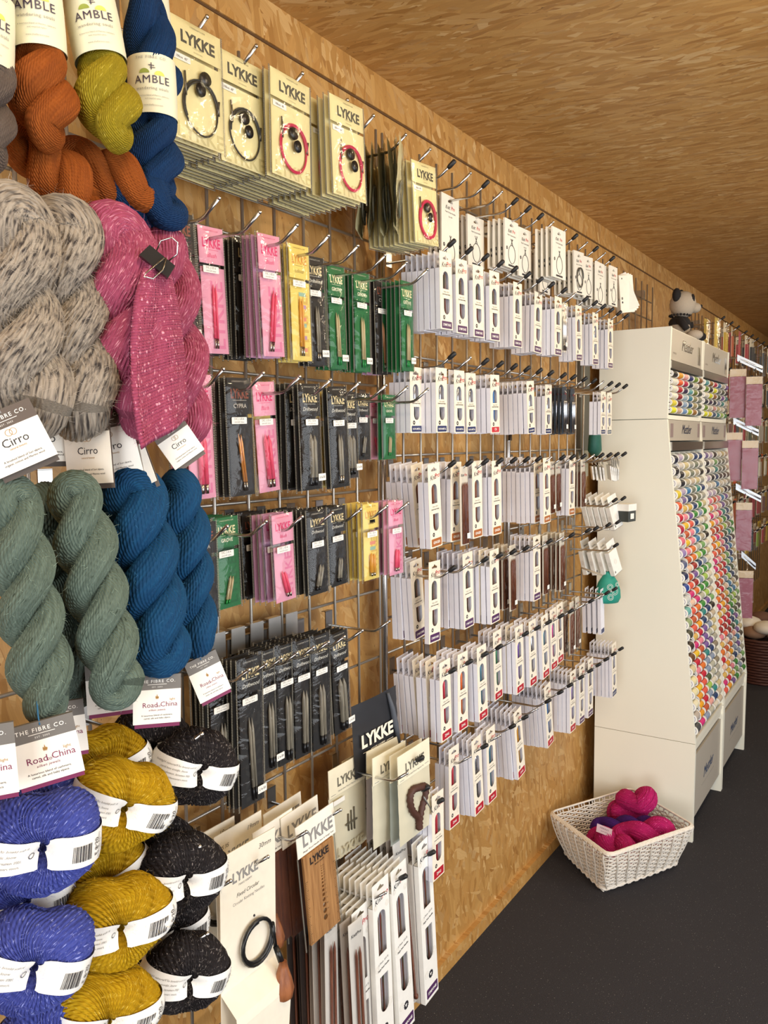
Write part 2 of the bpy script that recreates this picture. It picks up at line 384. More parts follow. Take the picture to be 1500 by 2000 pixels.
# ------------------------------------------------------------------ needle boxes
BOXC = {}
def box_panel(c, name): return mat(c, .45, name=name)
PAN = {'purple': ('#4f2a57', 'SYMFONIE'), 'navy': ('#24305f', 'NOVA METAL'), 'red': ('#b01e2e', 'ZING'), 'brown': ('#a8622c', 'GINGER'), 'cn': ('#c0303a', 'CN'), 'slate': ('#5a6470', 'NOVA METAL')}
NEED = {'wood': wood('rosewood_needle', '#5e2f1d', '#83492b'), 'multi': wood('layered_birch_needle', '#7a2f2a', '#3f4f3a', 1.2), 'metal': mat('#c9ccd2', .2, 1, name='nickel_needle'),
        'blue': mat('#3f77b5', .3, .3, name='blue_needle'), 'redm': mat('#c33a48', .3, .4, name='red_metal_needle'), 'gold': mat('#d79a35', .35, .3, name='amber_needle'),
        'orange': mat('#d9682b', .35, .3, name='orange_needle'), 'violet': mat('#6a4aa0', .3, .4, name='violet_needle'), 'green': mat('#3f7d5a', .3, .4, name='green_needle'), 'pink': mat('#c9388c', .3, .4, name='magenta_needle'), 'teal': mat('#47798c', .3, .4, name='teal_needle')}
def badge(mb, x, y, z, r, m=0):
    """round dark badge with a pale heart shape"""
    P = []
    for i in range(24):
        a = 2*pi*i/24; P.append((y+r*(1+.09*cos(12*a))*cos(a), z+r*(1+.09*cos(12*a))*sin(a)))
    h = [(y-r*.45, z+r*.1), (y, z-r*.5), (y+r*.45, z+r*.1), (y+r*.25, z+r*.4), (y, z+r*.2), (y-r*.25, z+r*.4)]
    mb.poly([P, h], x, x+.0002, m)
def needle_box(w, h, pan, need):
    """carton hanging from its top flap: origin at the hook hole"""
    r = empty('needle_box'); D = .012; zt, zb = .014, .014-h; k = (h-.012)/.190
    Z = lambda q: .002 - q*k                        # distance down the face
    out = [(-w/2, zb), (w/2, zb), (w/2, zt), (-w/2, zt)]
    w1 = arch(w*.48, Z(.083), Z(.036), -.001); w2 = arch(w*.48, Z(.150), Z(.108), .002, False)
    hole = [(-.012, -.003), (.012, -.003), (.012, .001), (.004, .003), (0, .007), (-.004, .003), (-.012, .001)]
    mb = MB().poly([out, hole, w1, w2], D-.0006, D, 0)
    mb.box(0, D-.0006, -w/2, -w/2+.0006, zb, Z(.030), 1); mb.box(0, D-.0006, w/2-.0006, w/2, zb, Z(.030), 1); mb.box(0, .0006, -w/2, w/2, zb, Z(.030), 2)
    mb.box(0, D-.0006, -w/2, w/2, zb, zb+.0006, 1); mb.box(0, D-.0006, -w/2, w/2, Z(.0306), Z(.030), 1)
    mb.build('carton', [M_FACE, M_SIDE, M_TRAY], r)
    lg = MB(); lg.text('Knit', .0155, D+.0002, -w*.34, Z(.027), 0, .008, .35, 'LEFT', None, .10); lg.text('Pro', .0155, D+.0002, w*.05, Z(.0245), 1, .012, .35, 'LEFT', None, .16)
    lg.build('brand_lettering', [M_INK, M_RED], r)
    tx = MB()
    tx.text('3.5mm  (US 4)', .0042, D+.0002, 0, Z(.092), 0, 0, 0); tx.text('Double Pointed Needles', .0042, D+.0002, 0, Z(.0985), 0, .02, 0, 'CENTER', None, 0, .85)
    tx.build('printed_lines', M_INK, r)
    dc = MB()
    for (yy, zz, rr) in ((-w*.36, Z(.033), .006), (w*.38, Z(.100), .005), (-w*.37, Z(.104), .006), (w*.36, Z(.154), .007)):
        for q in range(3): dc.poly([circ(yy, zz, rr*(1-.28*q), 12), circ(yy, zz, rr*(1-.28*q)-.0004, 12)], D, D+.00015, 0, None, False)
    dc.build('flower_print', mat('#cfc8ba', .6, name='pale_grey_print'), r)
    b = MB(); badge(b, D, -w*.20, Z(.158), .0048); b.build('badge', M_INK, r)
    c, word = PAN[pan]; pn = MB().poly([rrect(-w*.40, w*.43, Z(.187), Z(.168), .0025)], D, D+.0003).build('colour_panel', box_panel(c, pan+'_panel'), r)
    MB().text(word, min(.0085, w*.80/len(word)*1.35), D+.0005, w*.015, Z(.1805), 0, .02).build('panel_lettering', M_WHITE, pn)
    for yy in (-w*.12, w*.06):
        MB().tube([(D*.5, yy, Z(.158)), (D*.5, yy, Z(.045)), (D*.5, yy, Z(.039))], [.0026, .0026, .0004], 8).build('needle', NEED[need], r)
    return proto(r)
def plain_box(w, h, pan):
    """a carton seen only from its edge: white tray, thin flap with slot, strip of its panel"""
    D = .012; zt, zb = .014, .014-h; k = (h-.012)/.190
    Z = lambda q: .002 - q*k
    hole = [(-.012, -.003), (.012, -.003), (.012, .001), (0, .007), (-.012, .001)]
    mb = MB().poly([[(-w/2, Z(.030)), (w/2, Z(.030)), (w/2, zt), (-w/2, zt)], hole], D-.0006, D, 0)
    mb.box(0, D, -w/2, w/2, zb, Z(.030), 0); mb.box(D, D+.0003, -w*.40, w*.43, Z(.187), Z(.168), 1)
    mb.text('KnitPro', .010, D+.0002, 0, Z(.026), 2, .01, .35, 'CENTER', None, .1)
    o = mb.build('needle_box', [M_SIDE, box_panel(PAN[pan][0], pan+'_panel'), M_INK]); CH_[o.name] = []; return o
def getp(fn, *a):
    k = (fn.__name__,)+a
    if k not in BOXC: BOXC[k] = fn(*a)
    return BOXC[k]
def solve_x(u, y, z, lo=.075, hi=.26):
    """depth on its hook (plane y) at which something stands in line with column u of the photograph"""
    a, b = lo, hi
    for _ in range(30):
        c = (a+b)/2
        if proj(c, y, z)[0] < u: a = c
        else: b = c
    return (a+b)/2
def nearest_hook(u, z, ys, want=.175):
    if want >= 10: i = int(want-10); return i, ys[i], solve_x(u, ys[i], z)
    best = None
    for i, y in enumerate(ys):
        x = solve_x(u, y, z)
        if .085 < x < .25:
            d = abs(x-want)
            if best is None or d < best[0]: best = (d, i, y, x)
    if best is None:
        d = [(abs(proj(want, y, z)[0]-u), i, y) for i, y in enumerate(ys)]; d.sort(); return d[0][1], d[0][2], want
    return best[1], best[2], best[3]
NB = [0]; PEND = []
def stack(*a, **k):
    PEND.append((a, k))
def hang_row():
    """hang the collected packs: those sharing a hook stand one behind the other"""
    J = []
    PEND.sort(key=lambda t: (t[0][7], t[0][2]))
    for a, k in PEND:
        front, back, u, ztop, ys, n, tilt, row, what, cat, group = a[:11]
        gap = a[11] if len(a) > 11 else .0145; yaw = a[12] if len(a) > 12 else 0.; want = a[13] if len(a) > 13 else .175
        i, y, x = nearest_hook(u, ztop, ys, want); J.append([y, x, front, back, ztop-.014, n, tilt, row, what, cat, group, gap, yaw])
    for j in J:                                     # room behind each front pack
        near = [q for q in J if q is not j and q[7] == j[7] and abs(q[0]-j[0]) < .02 and (q[1], id(q)) < (j[1], id(j))]
        if near:
            nx = max(q[1] for q in near); j[5] = max(1, min(j[5], int((j[1]-nx)/j[11])))
            if j[1]-nx < .011: j[1] = nx+.011
    cnt_ = {}
    for (y, x, front, back, z, n, tilt, what_row, what, cat, group, gap, yaw) in [(j[0], j[1], j[2], j[3], j[4], j[5], j[6], j[7], j[8], j[9], j[10], j[11], j[12]) for j in J]:
        row = what_row; cnt_[row] = cnt_.get(row, -1)+1; nth = ordn(cnt_[row])
        place(front, (x, y, z), (radians(tilt), 0, radians(yaw)), '%s, front of %s stack, %s' % (what, nth, row), cat, group)
        for k in range(1, n):
            xx = x-gap*k
            if xx < GX+.012: break
            place(back, (xx, y+U(-.0015, .0015), z+U(-.002, .001)), (radians(tilt*(1-k/n*.5)+U(-.8, .8)), 0, radians(yaw+U(-1, 1))),
                  '%s edge-on, %s behind the front of %s stack, %s' % (cat, ORD[k-1], nth, row), cat, group)
            NB[0] += 1
    PEND.clear()

YK = [1.65, 1.735, 1.82, 1.905, 1.99, 2.075, 2.16, 2.245, 2.345, 2.43, 2.53, 2.62, 2.705, 2.79, 2.875, 2.96]
def hooks(ys, zt, capf, x1, row):
    for i, y in enumerate(ys): hook(x1, y, zt, capf(i), 'chrome %s hook, %s from left, %s' % ('black-capped' if capf(i) else 'bare-ended', ordn(i), row), 'hooks of the '+row)
rk = ['top white row', 'upper purple row', 'navy row', 'brown row', 'lower purple row', 'upper red row', 'lower red row', 'bottom row']
hooks(YK[:14], 2.15, lambda i: i not in (1, 3, 7, 8, 10, 12), .22, rk[0])
hooks(YK, 1.98, lambda i: i not in (9,), .22, rk[1])
hooks(YK, 1.733, lambda i: i not in (1, 12), .22, rk[2])
hooks(YK, 1.491, lambda i: i not in (7, 11), .22, rk[3])
hooks(YK[:10]+[2.58, 2.66, 2.79, 2.90], 1.250, lambda i: i not in (1, 6, 8), .22, rk[4])
hooks(YK[:15], 1.012, lambda i: i not in (4, 10, 12), .22, rk[5])
hooks([1.525]+YK[1:], .776, lambda i: i not in (1, 3, 6), .22, rk[6])
hooks([1.352, 1.427, 1.549], .616, lambda i: i > 0, .22, rk[7])

def K(row, ztop, w, h, pan, items, ys, gap=.0145):
    for it in items:
        u, n, tilt, need = it[:4]; pn = it[4] if len(it) > 4 else pan; yaw = it[5] if len(it) > 5 else 0
        wd = {'wood': 'rosewood', 'multi': 'mottled', 'metal': 'silver', 'redm': 'red', 'gold': 'amber'}.get(need, need)
        stack(getp(needle_box, w, h, pn, need), getp(plain_box, w, h, pn), u, ztop, ys, n, tilt, row,
              'boxed %s needles with %s panel' % (wd, {'cn': 'bright red', 'slate': 'grey'}.get(pn, pn)), 'needle box', 'white needle boxes in the '+row, gap, yaw)
# u = column of the front box in the photograph, n = boxes on the hook, tilt, needles
K(rk[1], 1.960, .057, .170, 'purple', [(861, 7, 2, 'multi'), (892, 4, 2, 'multi'), (925, 4, 2, 'multi'), (957, 4, 2, 'multi'), (1003, 5, 1, 'multi'), (1044, 5, -1, 'multi'), (1083, 4, 1, 'multi'), (1123, 4, 4, 'wood'), (1156, 3, 3, 'metal'), (1186, 4, 2, 'multi')], YK)
K(rk[2], 1.705, .052, .146, 'navy', [(803, 4, 1, 'metal'), (853, 5, 1, 'metal'), (888, 2, 1, 'metal'), (911, 3, 2, 'metal'), (958, 6, 2, 'blue', 'cn'), (1028, 8, 5, 'metal'), (1064, 3, 1, 'metal'), (1172, 3, 1, 'metal'), (1184, 1, 2, 'metal', 'slate')], [1.60]+YK)
K(rk[3], 1.490, .054, .190, 'brown', [(806, 5, 9, 'wood'), (838, 2, 4, 'wood'), (882, 4, 0, 'wood'), (923, 2, 2, 'wood'), (961, 5, 2, 'wood'), (1042, 8, 3, 'wood'), (1060, 1, 3, 'wood'), (1111, 3, 0, 'wood')], [1.60]+YK)
K(rk[4], 1.262, .054, .192, 'purple', [(804, 4, 6, 'multi'), (840, 1, 0, 'multi'), (905, 6, 3, 'multi'), (936, 4, 2, 'multi'), (957, 3, 3, 'multi'), (1041, 6, 2, 'multi')], YK)
K(rk[5], 1.030, .052, .192, 'red', [(808, 6, 8, 'redm'), (833, 3, 5, 'gold'), (860, 4, 3, 'redm'), (895, 5, 1, 'orange'), (932, 4, 4, 'teal'), (963, 4, 4, 'green'), (987, 3, 3, 'wood'), (1006, 3, 4, 'violet'), (1032, 4, 4, 'metal'), (1056, 3, 6, 'teal'), (1073, 2, 5, 'pink'), (1086, 2, 5, 'wood')], YK)
K(rk[6], .792, .053, .205, 'red', [(878, 3, 1, 'redm'), (922, 6, 6, 'metal'), (950, 3, 4, 'teal'), (1003, 9, 10, 'gold'), (1062, 9, 10, 'blue'), (1112, 6, 2, 'violet'), (1130, 2, 2, 'multi', 'purple'), (1147, 3, 2, 'multi', 'purple'), (1193, 7, 5, 'metal', 'navy')], [1.525]+YK, .0138)
K('hook under the lower red row', .738, .054, .205, 'red', [(846, 5, 1, 'redm')], [1.59])
hook(.22, 1.59, .722, True, 'black-capped hook just under the lower red row, right of the cream pouches', 'hooks of the lower red row')
# ------------------------------------------------------------------ needles in long clear sleeves
SL = {'pink': ('#dd9cb0', '#d83a6e', '#d67a9c', 'Blush', '#e2536f'), 'lilac': ('#c494b6', '#b53a80', '#b685b4', 'Blush', '#cf3f73'),
      'green': ('#1f6b3a', '#e9dcae', '#1b5e34', 'GROVE', '#c9b78a'), 'yellow': ('#e3cb6c', '#cf8f3c', '#cfae5a', 'colour', '#d99a3b'),
      'dark': ('#211d1a', '#8a4a35', '#2c2723', 'CYPRA', '#d08a55'), 'drift': ('#1f1d1b', '#e6d3a0', '#2b2926', 'Driftwood', '#9b9384')}
def stick(mb, x, y0, z0, y1, z1, r, tip, m=0, fm=1, ferr=.16):
    """needle tip: pointed wood from (y0,z0) up at the top to its metal ferrule at the lower end"""
    a = Vector((x, y0, z0)); b = Vector((x, y1, z1)); d = b-a
    mb.tube([a, a+d*.04, a+d*tip, a+d*(1-ferr)], [.0003, r*.4, r, r], 10, m)
    if ferr: mb.tube([a+d*(1-ferr), b], [r*.86, r*.78], 10, fm)
def sleeve_pack(kind, w, h, need, r_n, tilt_n, price=False, ferr='metal'):
    c, ink, pat, sub, _ = SL[kind]
    r = empty('needle_sleeve'); T = .0022; zt = .014; zb = zt-h; hz = zt-min(.062, h*.33)
    cw = w-.009; off = .0015
    mb = MB()
    mb.box(0, .0012, -cw/2+off, cw/2+off, hz, zt-.003, 0)
    mb.box(0, .0009, -cw/2+off+.001, cw/2+off-.001, zb+.004, hz-.006, 0)
    # large faint word running up the card
    L = (hz-.006-zb)*.92
    mb.text('LYKKE', L*.30, .0011, cw*.36+off, zb+.010, 1, .02, 0, 'LEFT', None, pi/2, .98)
    if kind == 'yellow':
        for q, cc in enumerate(('#d98b76', '#b48fae', '#8fb3a2')):
            for s in range(2): mb.box(.0009, .0012, -cw*.05, cw*.3, zb+.02+q*.022+s*.055, zb+.027+q*.022+s*.055, 2+q)
    mats = [mat(c, .55, name='card_'+kind), mat(pat, .55, name='card_print_'+kind)]
    if kind == 'yellow': mats += [mat(q, .55) for q in ('#d98b76', '#b48fae', '#8fb3a2')]
    mb.build('backing_card', mats, r)
    tx = MB(); hh = zt-.003-hz
    tx.text('LYKKE', hh*.36, .0014, off, hz+hh*.44, 0, .03, 0, 'CENTER', None, 0, cw/(hh*.36)*.255)
    tx.text('LYKKECRAFTS.COM', .0034, .0014, off, zt-.010, 1, 0, 0, 'CENTER', None, 0, 1, 1.15)
    tx.box(.0012, .0014, -cw*.28+off, cw*.28+off, hz+hh*.375, hz+hh*.385, 1)
    tx.text(sub, hh*.17, .0014, off, hz+hh*.17, 2 if kind in ('pink', 'lilac') else 1, .006 if sub != 'GROVE' else .02, .3 if sub in ('Blush', 'Driftwood') else 0)
    pale = {'green': '#e9e2c8', 'drift': '#d9d5c6', 'dark': '#c9bfae', 'yellow': '#7a6436'}.get(kind, ink)
    tx.build('card_lettering', [mat(ink, .5, name='card_ink_'+kind), mat(pale, .5), mat(ink, .5)], r)
    x = .0012+r_n; d = 1 if tilt_n >= 0 else -1; t = abs(tilt_n)
    n0 = hz-.030*(h/.19); n1 = zb+.012
    if need == 'low': n0 = (hz+zb)*.5+.005; need = None
    fm = {'metal': mat('#b3ab9e', .25, 1, name='metal_ferrule'), 'black': M_BLACKP, 'green': mat('#1d8a3f', .3, .3, name='green_ferrule')}[ferr]
    cc = need or SL[kind][4]
    nm = {'pink': mat(cc, .35), 'lilac': mat(cc, .35), 'green': wood('pale_bamboo_needle', '#c9b58a', '#a8946a') if 'gw' not in MC else MC['gw'], 'yellow': mat(cc, .35)}.get(kind)
    if kind == 'green': MC['gw'] = nm
    if kind == 'dark': nm = mat(cc, .3, .3)
    if kind == 'drift':
        if 'dw' not in MC: MC['dw'] = wood('grey_driftwood', '#a39a86', '#6f685b')
        nm = MC['dw']
    for s in (-1, 1):
        q = MB(); yy = s*(r_n+.0006)
        stick(q, x, yy+d*t*.5, n0-(.002 if s > 0 else 0), yy-d*t*.5, n1, r_n, .14); q.build('needle', [nm, fm], r)
    st = MB().poly([rrect(-cw/2+off+.002, -cw/2+off+cw*.66, hz-.016, hz-.005, .0015)], x+r_n+.0006, x+r_n+.001, 0).build('size_sticker', M_WHITE, r)
    q = MB(); q.text("5'IC | US 6", .0052, x+r_n+.0011, -cw/2+off+cw*.34, hz-.0095, 0, 0, 0); q.text('CROCHET 4.0mm', .0030, x+r_n+.0011, -cw/2+off+cw*.34, hz-.0140, 0); q.build('sticker_lettering', M_INK, st)
    if price:
        st = MB().poly([rrect(cw*.12, cw*.50, zb+.020, zb+.033, .001)], x+r_n+.0006, x+r_n+.001, 0).build('price_sticker', M_WHITE, r)
        MB().text('£ 6-50', .0062, x+r_n+.0012, cw*.31, zb+.0245, 0, .01).build('price_lettering', M_INK, st)
    # clear sleeve with perforated side seams
    X = x+r_n+.0016; n = 7
    def f(i, j):
        a = i/(n*2-1); b = j/(n*3-1); e = (sin(pi*a))**.5*(sin(pi*min(1, b*1.02)))**.3
        return (.0006+(X-.0006)*e+.0009*noise.noise(Vector((a*3+w*70, b*9, h*50)))*e, -w/2+.003+(w-.006)*a, zb+.001+(h-.001)*b)
    MB().grid(f, n*2, n*3, 0).build('clear_sleeve', M_PLAS, r)
    for s in (-1, 1): MB().box(.0002, .0008, s*(w/2)-.0028*(s > 0), s*(w/2)+.0028*(s < 0), zb, zt).build('perforated_seam', M_PERF, r)
    return proto(r)
def plain_sleeve(kind, w, h):
    c = SL[kind][0]; zt = .014; zb = zt-h; mb = MB()
    mb.box(0, .0012, -w/2+.005, w/2-.003, zb+.004, zt-.003, 0)
    for s in (-1, 1):
        mb.box(.0004, .0012, s*(w/2)-.003*(s > 0), s*(w/2)+.003*(s < 0), zb, zt, 1)
    mb.box(.0055, .0062, -w/2+.004, w/2-.004, zb+.002, zt-h*.36, 1) if False else None
    mb.tube([(.003, -.003, zt-h*.5), (.003, .001, zb+.012)], .0026, 6, 2)
    o = mb.build('needle_sleeve', [mat(c, .55, name='card_'+kind), M_PERF, mat(SL[kind][4], .4)]); CH_[o.name] = []; return o
# ------------------------------------------------------------------ cream cable packs
def coil(mb, x, y, z, rad, r, turns, wob=.002, m=0, sq=1.0, ph=0):
    P = []; n = int(26*turns)
    for i in range(n+1):
        a = ph+2*pi*i/26; k = i/26
        P.append((x+.0012*sin(a*1.7+k), y+(rad+wob*sin(k*2.3+1))*cos(a)*sq, z+(rad*1.12+wob*cos(k*1.9))*sin(a)))
    mb.tube(P, r, 6, m)
def cable_pack(colr, turns=2.3, conn=0):
    r = empty('cable_pack'); w, h = .110, .172; zt = .014; zb = zt-h; hz = zt-.046
    cr = mat('#e6d9a2', .5, name='cream_yellow_card')
    mb = MB(); mb.box(0, .001, -w/2+.004, w/2-.004, hz, zt-.002, 0); mb.box(0, .0008, -w/2+.005, w/2-.004, zb+.003, hz-.005, 0)
    mb.text('LYKKE', .030, .0010, .004, zb+.006, 1, .02, 0, 'CENTER', None, 0, 1.1)
    mb.build('backing_card', [cr, mat('#cdbf88', .5, name='cream_card_print')], r)
    tx = MB(); tx.text('LYKKE', .0225, .0012, .004, hz+.0130, 0, .04, 0, 'CENTER', None, 0, 1.05)
    tx.text('LYKKECRAFTS.COM', .003, .0012, .004, zt-.009, 0, 0, 0, 'CENTER', None, 0, 1, 1.15); tx.text('MAKE HAPPY', .0036, .0012, .004, hz+.0095, 1); tx.text('ACCESSORIES', .003, .0012, .004, hz+.0042, 1)
    tx.build('card_lettering', [mat('#4c4940', .5, name='stencil_ink'), mat('#a39a78', .5)], r)
    cm = mat(colr, .35, name='cable_plastic')
    q = MB(); coil(q, .004, .004, zb+.054, .034, .0015 if turns < 3 else .0019, turns); q.tube([(.004, .037, zb+.055), (.004, .041, zb+.075)], .0017, 8, 1); q.tube([(.004, -.026, zb+.065), (.004, -.027, zb+.098)], .0017, 8, 1)
    q.build('cable', [cm, mat('#6d675c', .3, .8, name='cable_ferrule')], r)
    q = MB(); o = (.006, -.002+.012*conn, zb+.066+.020*conn)
    q.lathe([(.001, -.002), (.011, -.0015), (.011, .0015), (.001, .002)], 14, 0, (o[0], o[1]+.002, o[2]+.012), 'x', (1, .9)); q.lathe([(.001, -.002), (.010, -.0015), (.010, .0015), (.001, .002)], 14, 0, (o[0]+.002, o[1]+.010*(1-conn*2), o[2]-.007), 'x', (.9, 1))
    q.build('cable_stopper', M_BLACKP, r)
    st = MB().poly([rrect(-w/2+.008, -w/2+.042, hz-.015, hz-.006, .001)], .0018, .0022).build('size_sticker', M_WHITE, r)
    MB().text('100cm  40"', .0050, .0024, -w/2+.025, hz-.0125, 0).build('sticker_lettering', M_INK, st)
    n = 9
    def f(i, j):
        a = i/(n*2-1); b = j/(n*3-1); e = (sin(pi*a))**.5*(sin(pi*b))**.3
        return (.0006+.009*e+.0024*noise.noise(Vector((a*5, b*8, turns*3+conn)))*e, -w/2+.003+(w-.006)*a, zb+h*b)
    MB().grid(f, n*2, n*3, 0).build('clear_sleeve', M_PLAS, r)
    for s in (-1, 1): MB().box(.0002, .0008, s*(w/2)-.0028*(s > 0), s*(w/2)+.0028*(s < 0), zb, zt).build('perforated_seam', M_PERF, r)
    return proto(r)
def plain_cable(v):
    w, h = .110, .172; zt = .014; zb = zt-h; mb = MB()
    mb.box(0, .001, -w/2+.004, w/2-.004, zb+.003, zt-.002, 0); mb.text('LYKKE', .030, .0012, .004, zb+.006, 1, .02, 0, 'CENTER', None, 0, 1.1)
    for s in (-1, 1): mb.box(.0002, .001, s*(w/2)-.003*(s > 0), s*(w/2)+.003*(s < 0), zb, zt, 2)
    mb.box(.0002, .0012, -w/2, w/2, zb, zb+.002, 2); coil(mb, .003, .006, zb+.053, .031, .0015, 1.3, .002, 3)
    o = mb.build('cable_pack', [mat('#e6d9a2', .5, name='cream_yellow_card'), mat('#cdbf88', .5, name='cream_card_print'), M_PERF, mat(('#c2264f', '#2a2a28')[v], .35, name='cable_plastic')]); CH_[o.name] = []; return o
def bent_pack():
    """cable pack turned edge on and bowed by the coil in it"""
    w, h = .105, .172; zt = .014; zb = zt-h; r = empty('cable_pack')
    n = 10
    def f(i, j):
        a = i/(n-1); b = j/(n*2-1); return (.004*sin(pi*a)*sin(pi*b*.9)+.002*noise.noise(Vector((a*3, b*6, 2))), -w/2+w*a, zb+h*b)
    MB().grid(f, n, n*2, 0).build('backing_card', mat('#c9c198', .45, name='cream_card_back'), r)
    def f2(i, j):
        p = f(i, j); a = i/(n-1); b = j/(n*2-1); return (p[0]+.006*sin(pi*a)**.5*sin(pi*b)**.4+.003*noise.noise(Vector((a*6, b*9, 5))), p[1]*1.05, p[2])
    MB().grid(f2, n, n*2, 0).build('clear_sleeve', M_PLAS, r)
    q = MB(); coil(q, .007, 0, zb+.06, .031, .0017, 2.2); q.build('cable', mat('#6d6f66', .35, name='dark_cable'), r)
    return proto(r)
YL = [.917, 1.007, 1.10, 1.187, 1.277, 1.370, 1.450, 1.535]
rl = ['cream top row', 'upper sleeve row', 'middle sleeve row', 'short sleeve row', 'dark long-hook row', 'low tool row']
Y1 = [.917, 1.024, 1.14, 1.271, 1.357, 1.475, 1.575]
hooks(Y1, 2.160, lambda i: 0, .205, rl[0])
hooks(YL, 1.900, lambda i: 0, .22, rl[1])
hooks(YL, 1.650, lambda i: 0, .22, rl[2])
hooks(YL[:7], 1.412, lambda i: 0, .22, rl[3])
Y5 = [.975, 1.016, 1.055, 1.098, 1.145, 1.19, 1.24, 1.30, 1.398]
hooks(Y5, 1.172, lambda i: 0, .205, rl[4])

for i, (u, n, t, c, cn, tu) in enumerate(((380, 10, 1, '#2a2a28', 1, 1.6), (468, 11, 1, '#2a2a28', 0, 1.5), (566, 11, 0, '#c2264f', 0, 2.4), (640, 9, 0, '#c2264f', 0, 2.4), (676, 7, 3, '#c2264f', 0, 2.4), (827, 10, 5, '#c2264f', 0, 5.4))):
    cn_ = {'#2a2a28': 'black', '#c2264f': 'red'}[c]
    stack(getp(cable_pack, c, tu, cn), getp(plain_cable, int(c == '#2a2a28')), u, 2.146 if i < 5 else 2.135, [Y1[0]-.015, Y1[1]-.01, Y1[2]-.03, Y1[3]-.03, Y1[4], Y1[6]], n, t, rl[0],
          'cream pack with coiled %s cable' % cn_, 'cable pack', 'cream cable packs of the top row', .0125, 0, .185)
bp = bent_pack()
for k in range(9):
    place(bp, (.085+.0135*k, 1.475+U(-.006, .006), 2.136+U(-.004, .004)), (radians(U(-4, 8)), radians(U(-5, 9)), radians(33+U(-8, 8))), 'cream cable pack turned edge-on, %s from the wall, cream top row' % ordn(k), 'cable pack', 'edge-on cable packs on the sixth top hook')

def S(row, ztop, ys, w, h, items, want=.152, gap=.0115):
    for it in items:
        u, kind, n, tilt, need, rn, tn = it[:7]; price = it[7] if len(it) > 7 else False; ferr = it[8] if len(it) > 8 else 'metal'; bk = it[9] if len(it) > 9 else kind
        nm = {'drift': 'charcoal', 'dark': 'black'}.get(kind, kind)
        wt = it[10] if len(it) > 10 else want
        stack(getp(sleeve_pack, kind, w, h, need, rn, tn, price, ferr), getp(plain_sleeve, bk, w, h), u, ztop, ys, n, tilt, row,
              '%s card with sleeved needles' % nm, 'needle sleeve', 'sleeved needles in the '+row, gap, 0, wt)
S(rl[1], 1.896, YL, .066, .212, [(347, 'dark', 3, 3, '#c77a42', .0022, .002, True, 'metal', 'dark', 10), (408, 'pink', 4, 3, None, .0022, .002, False, 'metal', 'dark', 11),
    (478, 'drift', 7, 1, None, .002, 0, False, 'metal', 'drift', .13), (522, 'pink', 4, 3, None, .0027, .016, False, 'metal', 'lilac', 12), (560, 'yellow', 2, 3, None, .002, 0, False, 'metal', 'yellow', .11), (581, 'yellow', 6, 2, None, .0024, 0, False, 'metal', 'yellow', 13),
    (612, 'drift', 3, 3, None, .0025, 0, True, 'metal', 'drift', 14), (654, 'green', 4, 2, None, .0026, -.004, True, 'green', 'green', 15), (704, 'green', 5, 1, None, .0028, -.002, True, 'green', 'green', 16), (724, 'lilac', 2, 2, None, .002, 0, False, 'metal', 'lilac', 17), (745, 'dark', 5, 2, '#c58a5f', .0018, -.006, False, 'metal', 'dark', 17)])
S('upper sleeve row past the upright', 1.890, [1.56, 1.60], .060, .200, [(793, 'green', 5, 1, None, .0028, .003, True, 'green')], .24)
S(rl[2], 1.648, YL, .066, .200, [(383, 'pink', 4, 2, None, .0042, -.001, False, 'metal', 'pink', 10), (428, 'lilac', 2, 2, None, .0036, 0, False, 'metal', 'lilac', .10), (464, 'dark', 3, 2, '#d9944f', .0022, -.010, False, 'metal', 'dark', 11), (512, 'pink', 4, 4, None, .0042, -.006, False, 'metal', 'yellow', 12),
    (577, 'drift', 5, 1, None, .003, 0, False, 'metal', 'drift', 13), (602, 'drift', 3, 2, None, .0046, 0, True, 'black', 'drift', 13), (632, 'yellow', 1, 2, None, .003, .003, False, 'metal', 'yellow', 14), (657, 'drift', 4, 3, None, .003, 0, False, 'metal', 'drift', 14)])
S(rl[2], 1.643, YL, .063, .182, [(679, 'drift', 4, 2, None, .0052, 0, True, 'black', 'drift', 15)])
S(rl[2], 1.645, YL, .059, .148, [(707, 'drift', 4, 1, 'low', .0022, .010, False, 'black', 'drift', 16), (733, 'pink', 4, 1, 'low', .0024, -.014, False, 'black', 'pink', 17), (758, 'green', 5, 1, 'low', .0022, .004, False, 'green', 'green', 17)])
S(rl[3], 1.418, YL[:7], .065, .162, [(363, 'pink', 2, 3, 'low', .003, 0), (394, 'dark', 3, 1, 'low', .002, -.004, False, 'metal', 'dark', 10), (439, 'green', 6, 2, 'low', .0024, .014, False, 'green', 'green', 11), (491, 'dark', 5, 3, 'low', .0022, -.008, False, 'metal', 'dark', 12),
    (532, 'lilac', 3, 3, 'low', .002, 0, False, 'metal', 'lilac', 12), (549, 'pink', 4, 3, 'low', .003, -.014, False, 'metal', 'pink', 12), (578, 'dark', 5, 1, 'low', .0024, .004, False, 'metal', 'dark', 13), (617, 'drift', 5, 2, 'low', .003, .014, False, 'black', 'drift', 13), (656, 'drift', 5, 3, 'low', .0028, .008, False, 'black', 'drift', 14),
    (702, 'yellow', 3, 2, 'low', .0022, .003, False, 'metal', 'yellow', 15), (722, 'yellow', 5, 1, 'low', .004, 0, False, 'metal', 'yellow', 15), (750, 'lilac', 2, 2, 'low', .002, 0, False, 'metal', 'lilac', 16), (771, 'pink', 4, 1, 'low', .0035, .004, False, 'metal', 'pink', 16)])

